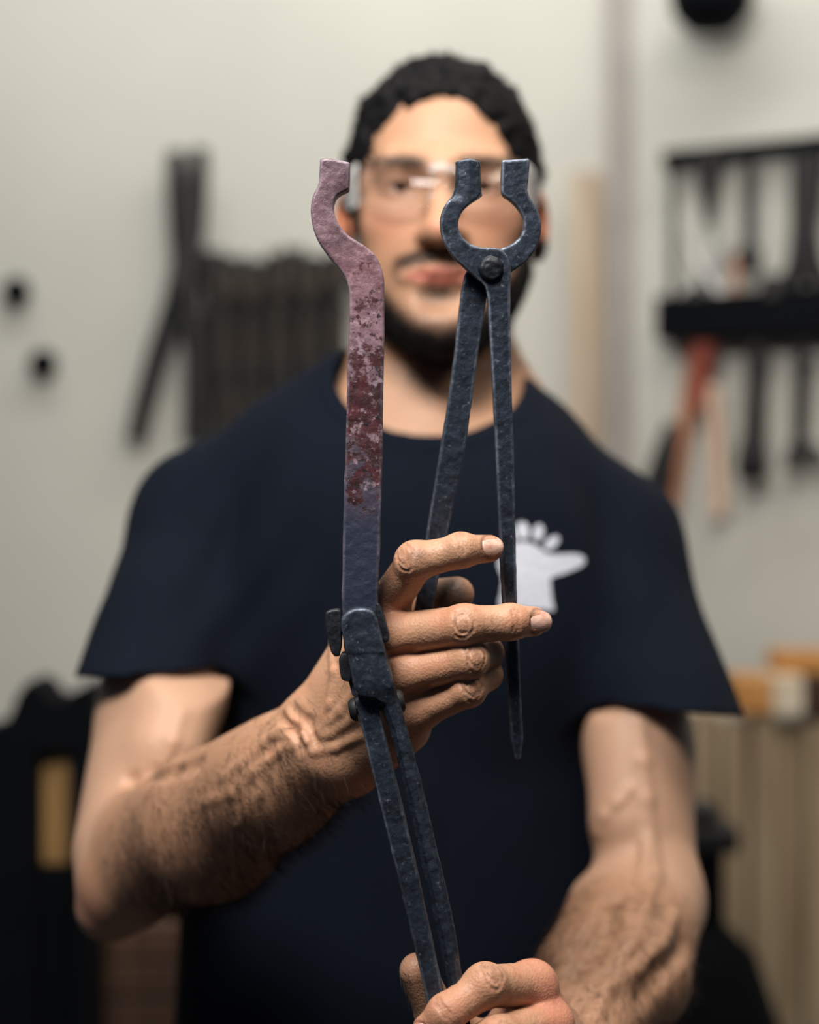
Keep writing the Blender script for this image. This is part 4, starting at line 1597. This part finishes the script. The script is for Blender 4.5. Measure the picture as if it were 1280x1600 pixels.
def steel(name, dark, mid, light, rough=.42, seed=0.0):
    """forge-black steel: mottled scale, painted edge highlights along with rubbed wear"""
    m, nt, bs = nodes_of(name)
    N, L = nt.nodes, nt.links
    tc = N.new('ShaderNodeTexCoord')
    mp = N.new('ShaderNodeMapping')
    mp.inputs['Location'].default_value = (seed, seed * .7, seed * .3)
    L.new(tc.outputs['Object'], mp.inputs[0])
    n1 = N.new('ShaderNodeTexNoise')
    n1.inputs['Scale'].default_value = 130
    n1.inputs['Detail'].default_value = 8
    n1.inputs['Roughness'].default_value = .75
    L.new(mp.outputs[0], n1.inputs['Vector'])
    rp = N.new('ShaderNodeValToRGB')
    e = rp.color_ramp.elements
    e[0].position, e[0].color = .34, dark
    e[1].position, e[1].color = .62, mid
    x = e.new(.78)
    x.color = light
    L.new(n1.outputs[0], rp.inputs[0])
    L.new(rp.outputs[0], bs.inputs['Base Color'])
    pr_ = N.new('ShaderNodeAttribute')
    pr_.attribute_name = 'edge_wear_glint'
    n3 = N.new('ShaderNodeTexNoise')
    n3.inputs['Scale'].default_value = 330
    n3.inputs['Detail'].default_value = 6
    n3.inputs['Roughness'].default_value = .7
    L.new(mp.outputs[0], n3.inputs['Vector'])
    sp = N.new('ShaderNodeValToRGB')
    sp.color_ramp.elements[0].position = .60
    sp.color_ramp.elements[1].position = .72
    sp.color_ramp.elements[1].color = (.7, .7, .7, 1)
    L.new(n3.outputs[0], sp.inputs[0])
    ms = N.new('ShaderNodeMix')
    ms.data_type = 'RGBA'
    L.new(sp.outputs[0], ms.inputs['Factor'])
    L.new(rp.outputs[0], ms.inputs['A'])
    ms.inputs['B'].default_value = light
    mxx = N.new('ShaderNodeMix')
    mxx.data_type = 'RGBA'
    L.new(pr_.outputs['Fac'], mxx.inputs['Factor'])
    L.new(ms.outputs['Result'], mxx.inputs['A'])
    mxx.inputs['B'].default_value = tuple(min(1, c * 1.25) for c in light[:3]) + (1,)
    L.new(mxx.outputs['Result'], bs.inputs['Base Color'])
    bs.inputs['Metallic'].default_value = .55
    mr = N.new('ShaderNodeMapRange')
    mr.inputs[1].default_value = .3
    mr.inputs[2].default_value = .7
    mr.inputs[3].default_value = rough + .18
    mr.inputs[4].default_value = rough - .08
    L.new(n1.outputs[0], mr.inputs[0])
    L.new(mr.outputs[0], bs.inputs['Roughness'])
    n2 = N.new('ShaderNodeTexNoise')
    n2.inputs['Scale'].default_value = 320
    n2.inputs['Detail'].default_value = 6
    L.new(mp.outputs[0], n2.inputs['Vector'])
    vo = N.new('ShaderNodeTexVoronoi')
    vo.inputs['Scale'].default_value = 150
    L.new(mp.outputs[0], vo.inputs['Vector'])
    b1 = N.new('ShaderNodeBump')
    b1.inputs['Strength'].default_value = .6
    b1.inputs['Distance'].default_value = .0008
    L.new(n2.outputs[0], b1.inputs['Height'])
    b2 = N.new('ShaderNodeBump')
    b2.inputs['Strength'].default_value = .35
    b2.inputs['Distance'].default_value = .0012
    L.new(vo.outputs['Distance'], b2.inputs['Height'])
    L.new(b1.outputs[0], b2.inputs['Normal'])
    L.new(b2.outputs[0], bs.inputs['Normal'])
    return m


M['steel'] = steel('forge_black_steel', lin(20, 27, 37), lin(60, 70, 86), lin(140, 150, 168))
M['steel_dark'] = steel('dull_black_steel', lin(12, 16, 22), lin(34, 39, 48), lin(84, 90, 100), .5, 3.1)

# ---- tongs with the round bow jaws (behind the fingers)
n0 = nrm((0, 1, .0))
pA, pB = P(640, 250, .912), P(640, 1180, .9445)
vdir = nrm(pA - pB)
nT = nrm(np.cross((1, 0, 0), vdir))
if nT[1] < 0:
    nT = -nT
tR = thing('bolt_tongs', P(800, 1185, .9445), 'black forged tongs with round ring jaws and a domed rivet, held between the fingers', 'tongs')
front_o = [(711, 250), (711, 250), (722, 248), (752, 250), (752, 250), (753, 290), (755, 305), (755, 305), (748, 311), (735, 318), (722, 331), (716, 345), (716, 359), (722, 371), (733, 381), (746, 386), (758, 388),
           (772, 387), (785, 391), (794, 401), (798, 417), (797, 445), (797, 500), (799, 600), (802, 700), (805, 850), (808, 950), (812, 1060), (818, 1182),
           (799, 1185), (793, 1060), (786, 950), (780, 850), (774, 700), (769, 600), (763, 500), (760, 452), (750, 441), (738, 431), (727, 420), (713, 408), (699, 391), (690, 372), (686, 350), (690, 330), (700, 313), (709, 300), (711, 284)]
back_o = [(784, 252), (784, 252), (826, 249), (826, 249), (827, 262), (824, 288), (823, 302), (832, 316), (841, 332), (846, 350), (844, 372), (836, 392), (822, 409), (806, 421), (790, 430), (775, 440), (762, 455),
          (757, 485), (745, 563), (731, 677), (714, 765), (697, 845), (680, 930), (667, 1000), (632, 1182), (608, 1180), (640, 1000), (652, 925), (664, 845), (677, 765), (692, 677), (709, 563), (718, 470), (722, 445), (727, 425), (745, 405), (760, 395),
          (785, 388), (800, 382), (812, 372), (818, 356), (817, 341), (809, 326), (796, 313), (785, 307), (782, 300), (782, 300)]


def jaw_groove(cx):
    # the jaw tips carry a lengthwise ridge between two hollows
    def fn(p, d):
        px, py = topx(p)
        a = sstep(318, 300, py) * np.abs((px - cx)) * .000045
        r = p - pA
        frontside = sstep(.0, -.004, (r @ nT))
        return d + frontside * np.minimum(a * 1.8, .0016)
    return fn


slF = Slab(front_o, pA, nT, .0112, off=-.0054, seed=5)
slB = Slab(back_o, pA, nT, .0112, off=.0058, seed=15)
slF.build('tongs_half', M['steel'], tR, extra=jaw_groove(733))
slB.build('tongs_half', M['steel'], tR, extra=jaw_groove(806))
rp0 = on_plane(767, 419, pA - nT * .0112, nT)
RV = Layer([el(rp0 - nT * .0002, (.0072, .0038, .0072))])


def rivf(p, cc=None, cr=None):
    d = RV(p)
    q = p - rp0
    d = np.maximum(d, -(q @ nT) - .0028 + .0006 * vnoise(p, 300, 8))
    return d + .0004 * vnoise(p, 380, 61)


V, Q = surfnet(rivf, rp0 - .012, rp0 + .012, .0005, lev=1)
mesh_from('rivet', V, Q, M['steel_dark'], tR, True)
rp1 = rp0 + nT * .0226
MB().lathe(rp1, [(.001, .004), (.005, .003), (.0066, 0), (.006, -.002)], 18, 1).build('rivet', M['steel_dark'], tR, True)

# ---- tongs with the long purple jaw (in front of the hand)
tL = thing('long_jaw_tongs', P(700, 1700, .905), 'tongs with one long purple-brown hooked jaw and black reins, in front of the hand', 'tongs')
m, nt, bs = nodes_of('heat_tinted_steel')
N_, L_ = nt.nodes, nt.links
tc = N_.new('ShaderNodeTexCoord')
sep = N_.new('ShaderNodeSeparateXYZ')
L_.new(tc.outputs['Object'], sep.inputs[0])
zof = lambda py: (P(0, py, .9)[2] - P(0, 1700, .905)[2])


def noise(scale, detail=6, rough=.6, loc=0.0):
    mp = N_.new('ShaderNodeMapping')
    mp.inputs['Location'].default_value = (loc, loc, loc)
    L_.new(tc.outputs['Object'], mp.inputs[0])
    n = N_.new('ShaderNodeTexNoise')
    n.inputs['Scale'].default_value = scale
    n.inputs['Detail'].default_value = detail
    n.inputs['Roughness'].default_value = rough
    L_.new(mp.outputs[0], n.inputs['Vector'])
    return n.outputs[0]


def math_(op, a, b=None, clamp=False):
    n = N_.new('ShaderNodeMath')
    n.operation = op
    n.use_clamp = clamp
    for i, x in enumerate((a, b)):
        if x is None:
            continue
        if isinstance(x, (int, float)):
            n.inputs[i].default_value = x
        else:
            L_.new(x, n.inputs[i])
    return n.outputs[0]


def ramp(src, stops):
    r = N_.new('ShaderNodeValToRGB')
    e = r.color_ramp.elements
    e[0].position, e[0].color = stops[0]
    e[1].position, e[1].color = stops[1]
    for s in stops[2:]:
        x = e.new(s[0])
        x.color = s[1]
    L_.new(src, r.inputs[0])
    return r.outputs[0]


def mixc(f, a, b):
    n = N_.new('ShaderNodeMix')
    n.data_type = 'RGBA'
    for key, x in (('Factor', f), ('A', a), ('B', b)):
        if isinstance(x, tuple):
            n.inputs[key].default_value = x
        elif isinstance(x, (int, float)):
            n.inputs[key].default_value = x
        else:
            L_.new(x, n.inputs[key])
    return n.outputs['Result']


# height along the arm: 0 at py=960, 1 at py=250
zn = math_('DIVIDE', math_('SUBTRACT', sep.outputs[2], zof(960)), zof(250) - zof(960))
zw = math_('ADD', zn, math_('MULTIPLY', math_('SUBTRACT', noise(45, 6), .5), .30))
u = lambda py: (960 - py) / 710.0
basec = ramp(zw, [(0.0, lin(40, 48, 66)), (u(820), lin(46, 53, 73)), (u(755), lin(62, 58, 76)), (u(690), lin(66, 42, 52)),
                  (u(610), lin(88, 52, 60)), (u(530), lin(134, 106, 119)), (u(450), lin(118, 76, 84)), (u(360), lin(88, 60, 69)), (1.0, lin(76, 62, 73))])
mott = ramp(noise(80, 9, .72), [(.38, lin(58, 40, 48)), (.66, lin(150, 126, 138))])
pur = mixc(math_('MULTIPLY', ramp(zn, [(u(800), (0, 0, 0, 1)), (u(650), (1, 1, 1, 1))]), .48), basec, mott)
# flaked dark red and black patches in the middle stretch
band = ramp(zw, [(u(800), (0, 0, 0, 1)), (u(745), (.7, .7, .7, 1)), (u(670), (.92, .92, .92, 1)), (u(570), (.70, .70, .70, 1)), (u(490), (.38, .38, .38, 1)), (u(430), (.22, .22, .22, 1)), (u(370), (0, 0, 0, 1))])
pn = noise(105, 9, .74, 2.0)
patch = ramp(math_('ADD', pn, math_('MULTIPLY', math_('SUBTRACT', band, .5), .26)), [(.51, (0, 0, 0, 1)), (.545, (1, 1, 1, 1))])
redc = ramp(noise(90, 6, .6, 7.0), [(.4, lin(46, 22, 28)), (.62, lin(80, 38, 44))])
c2 = mixc(math_('MULTIPLY', patch, ramp(band, [(0.02, (0, 0, 0, 1)), (.2, (1, 1, 1, 1))])), pur, redc)
dk = ramp(math_('ADD', noise(130, 7, .65, 5.0), math_('MULTIPLY', math_('SUBTRACT', band, .5), .16)), [(.63, (0, 0, 0, 1)), (.655, (1, 1, 1, 1))])
c3 = mixc(dk, c2, lin(26, 22, 32))
fl_ = ramp(math_('ADD', noise(150, 9, .76, 9.0), math_('MULTIPLY', math_('SUBTRACT', band, .5), .14)), [(.585, (0, 0, 0, 1)), (.63, (1, 1, 1, 1))])
c4 = mixc(math_('MULTIPLY', fl_, .7), c3, lin(158, 138, 152))
ge = N_.new('ShaderNodeAttribute')
ge.attribute_name = 'edge_wear_glint'
pe = ge.outputs['Fac']
c5 = mixc(math_('MULTIPLY', pe, .6), c4, lin(168, 158, 176))  # edge highlight painted over the heat tint
L_.new(c5, bs.inputs['Base Color'])
bs.inputs['Metallic'].default_value = .25
bs.inputs['Roughness'].default_value = .46
b1 = N_.new('ShaderNodeBump')
b1.inputs['Strength'].default_value = .8
b1.inputs['Distance'].default_value = .0007
hsum = math_('ADD', noise(240, 6, .6, 4.0), math_('MULTIPLY', patch, -.5))
L_.new(hsum, b1.inputs['Height'])
L_.new(b1.outputs[0], bs.inputs['Normal'])
M['purple'] = m

nL = nrm((0, 1, 0.0))
pL = P(640, 1000, .9005)
arm_o = [(501, 251), (501, 251), (520, 250), (547, 257), (547, 257), (546, 298), (546, 298), (535, 303), (526, 309), (521, 322), (524, 341), (536, 362), (553, 376), (573, 387), (588, 401), (597, 419), (601, 442), (600, 560), (598, 700), (594, 850), (590, 950), (592, 1050), (600, 1095),
         (553, 1095), (541, 1050), (534, 950), (536, 850), (540, 700), (544, 560), (547, 475), (545, 446), (534, 425), (514, 402), (497, 378), (488, 352), (486, 326), (490, 306), (499, 291), (500, 274)]
armS = Slab(arm_o, pL, nL, .0115, off=.001, seed=31, amp=.00022)
armS.build('jaw_arm', M['purple'], tL)
boss_o = [(532, 972), (537, 958), (550, 950), (566, 948), (582, 951), (590, 962), (597, 992), (608, 1035), (620, 1080), (630, 1118), (648, 1180), (680, 1310), (713, 1461), (724, 1540), (744, 1640), (758, 1700),
          (734, 1704), (718, 1640), (700, 1540), (684, 1461), (650, 1310), (620, 1185), (606, 1130), (592, 1096), (560, 1094), (552, 1075), (545, 1040), (538, 1005)]


def boss_extra(p, d):
    # faceted: cheeks of the joint stand proud, stepping down to the rein
    px, py = topx(p)
    fr = sstep(pL[1] - .0080, pL[1] - .0120, p[:, 1])
    return d + fr * (.0022 * sstep(1070, 1105, py) + .0007 * sstep(1018, 1024, py))


bossS = Slab(boss_o, pL, nL, .0110, off=-.0098, seed=41, amp=.00035, rnd=.0024)
bossS.build('joint_half', M['steel'], tL, extra=boss_extra)
rein_o = [(552, 1082), (590, 1082), (598, 1130), (610, 1180), (642, 1310), (674, 1461), (692, 1540), (712, 1640), (722, 1700), (696, 1704), (685, 1640), (662, 1540), (644, 1461), (607, 1310), (576, 1180), (563, 1130)]
reinS = Slab(rein_o, pL, nL, .0105, off=-.0010, seed=51, amp=.0003, rnd=.0022)
reinS.build('rein', M['steel'], tL)
for o_, of, th in (([(508, 958), (514, 953), (532, 950), (534, 958), (535, 1024), (520, 1025), (513, 1000)], -.003, .012),
                   ([(530, 1018), (548, 1020), (552, 1064), (540, 1064), (532, 1058)], -.001, .014),
                   ([(586, 940), (594, 942), (603, 968), (611, 1000), (600, 1004), (592, 985)], -.003, .014)):
    Slab(o_, pL, nL, th, off=of, seed=71, rnd=.0012).build('joint_lug', M['steel_dark'], tL, .0006)
# cross rivet: its heads stand out on both sides of the reins
for (x0, y0, x1, y1, r) in ((557, 1108, 546, 1110, .0068), (622, 1096, 632, 1094, .0068)):
    a, b = P(x0, y0, .8985), P(x1, y1, .8985)
    MB().tube([a, a + (b - a) * .55, b], [r, r * .96, r * .7], 16).build('rivet', M['black'], tL, 'auto')
MB().tube([P(548, 1109, .8985), P(630, 1095, .8985)], .0035, 10).build('rivet_pin', M['steel_dark'], tL, 'auto')

for o in list(bpy.data.objects):
    if '_o' in o:
        del o['_o']
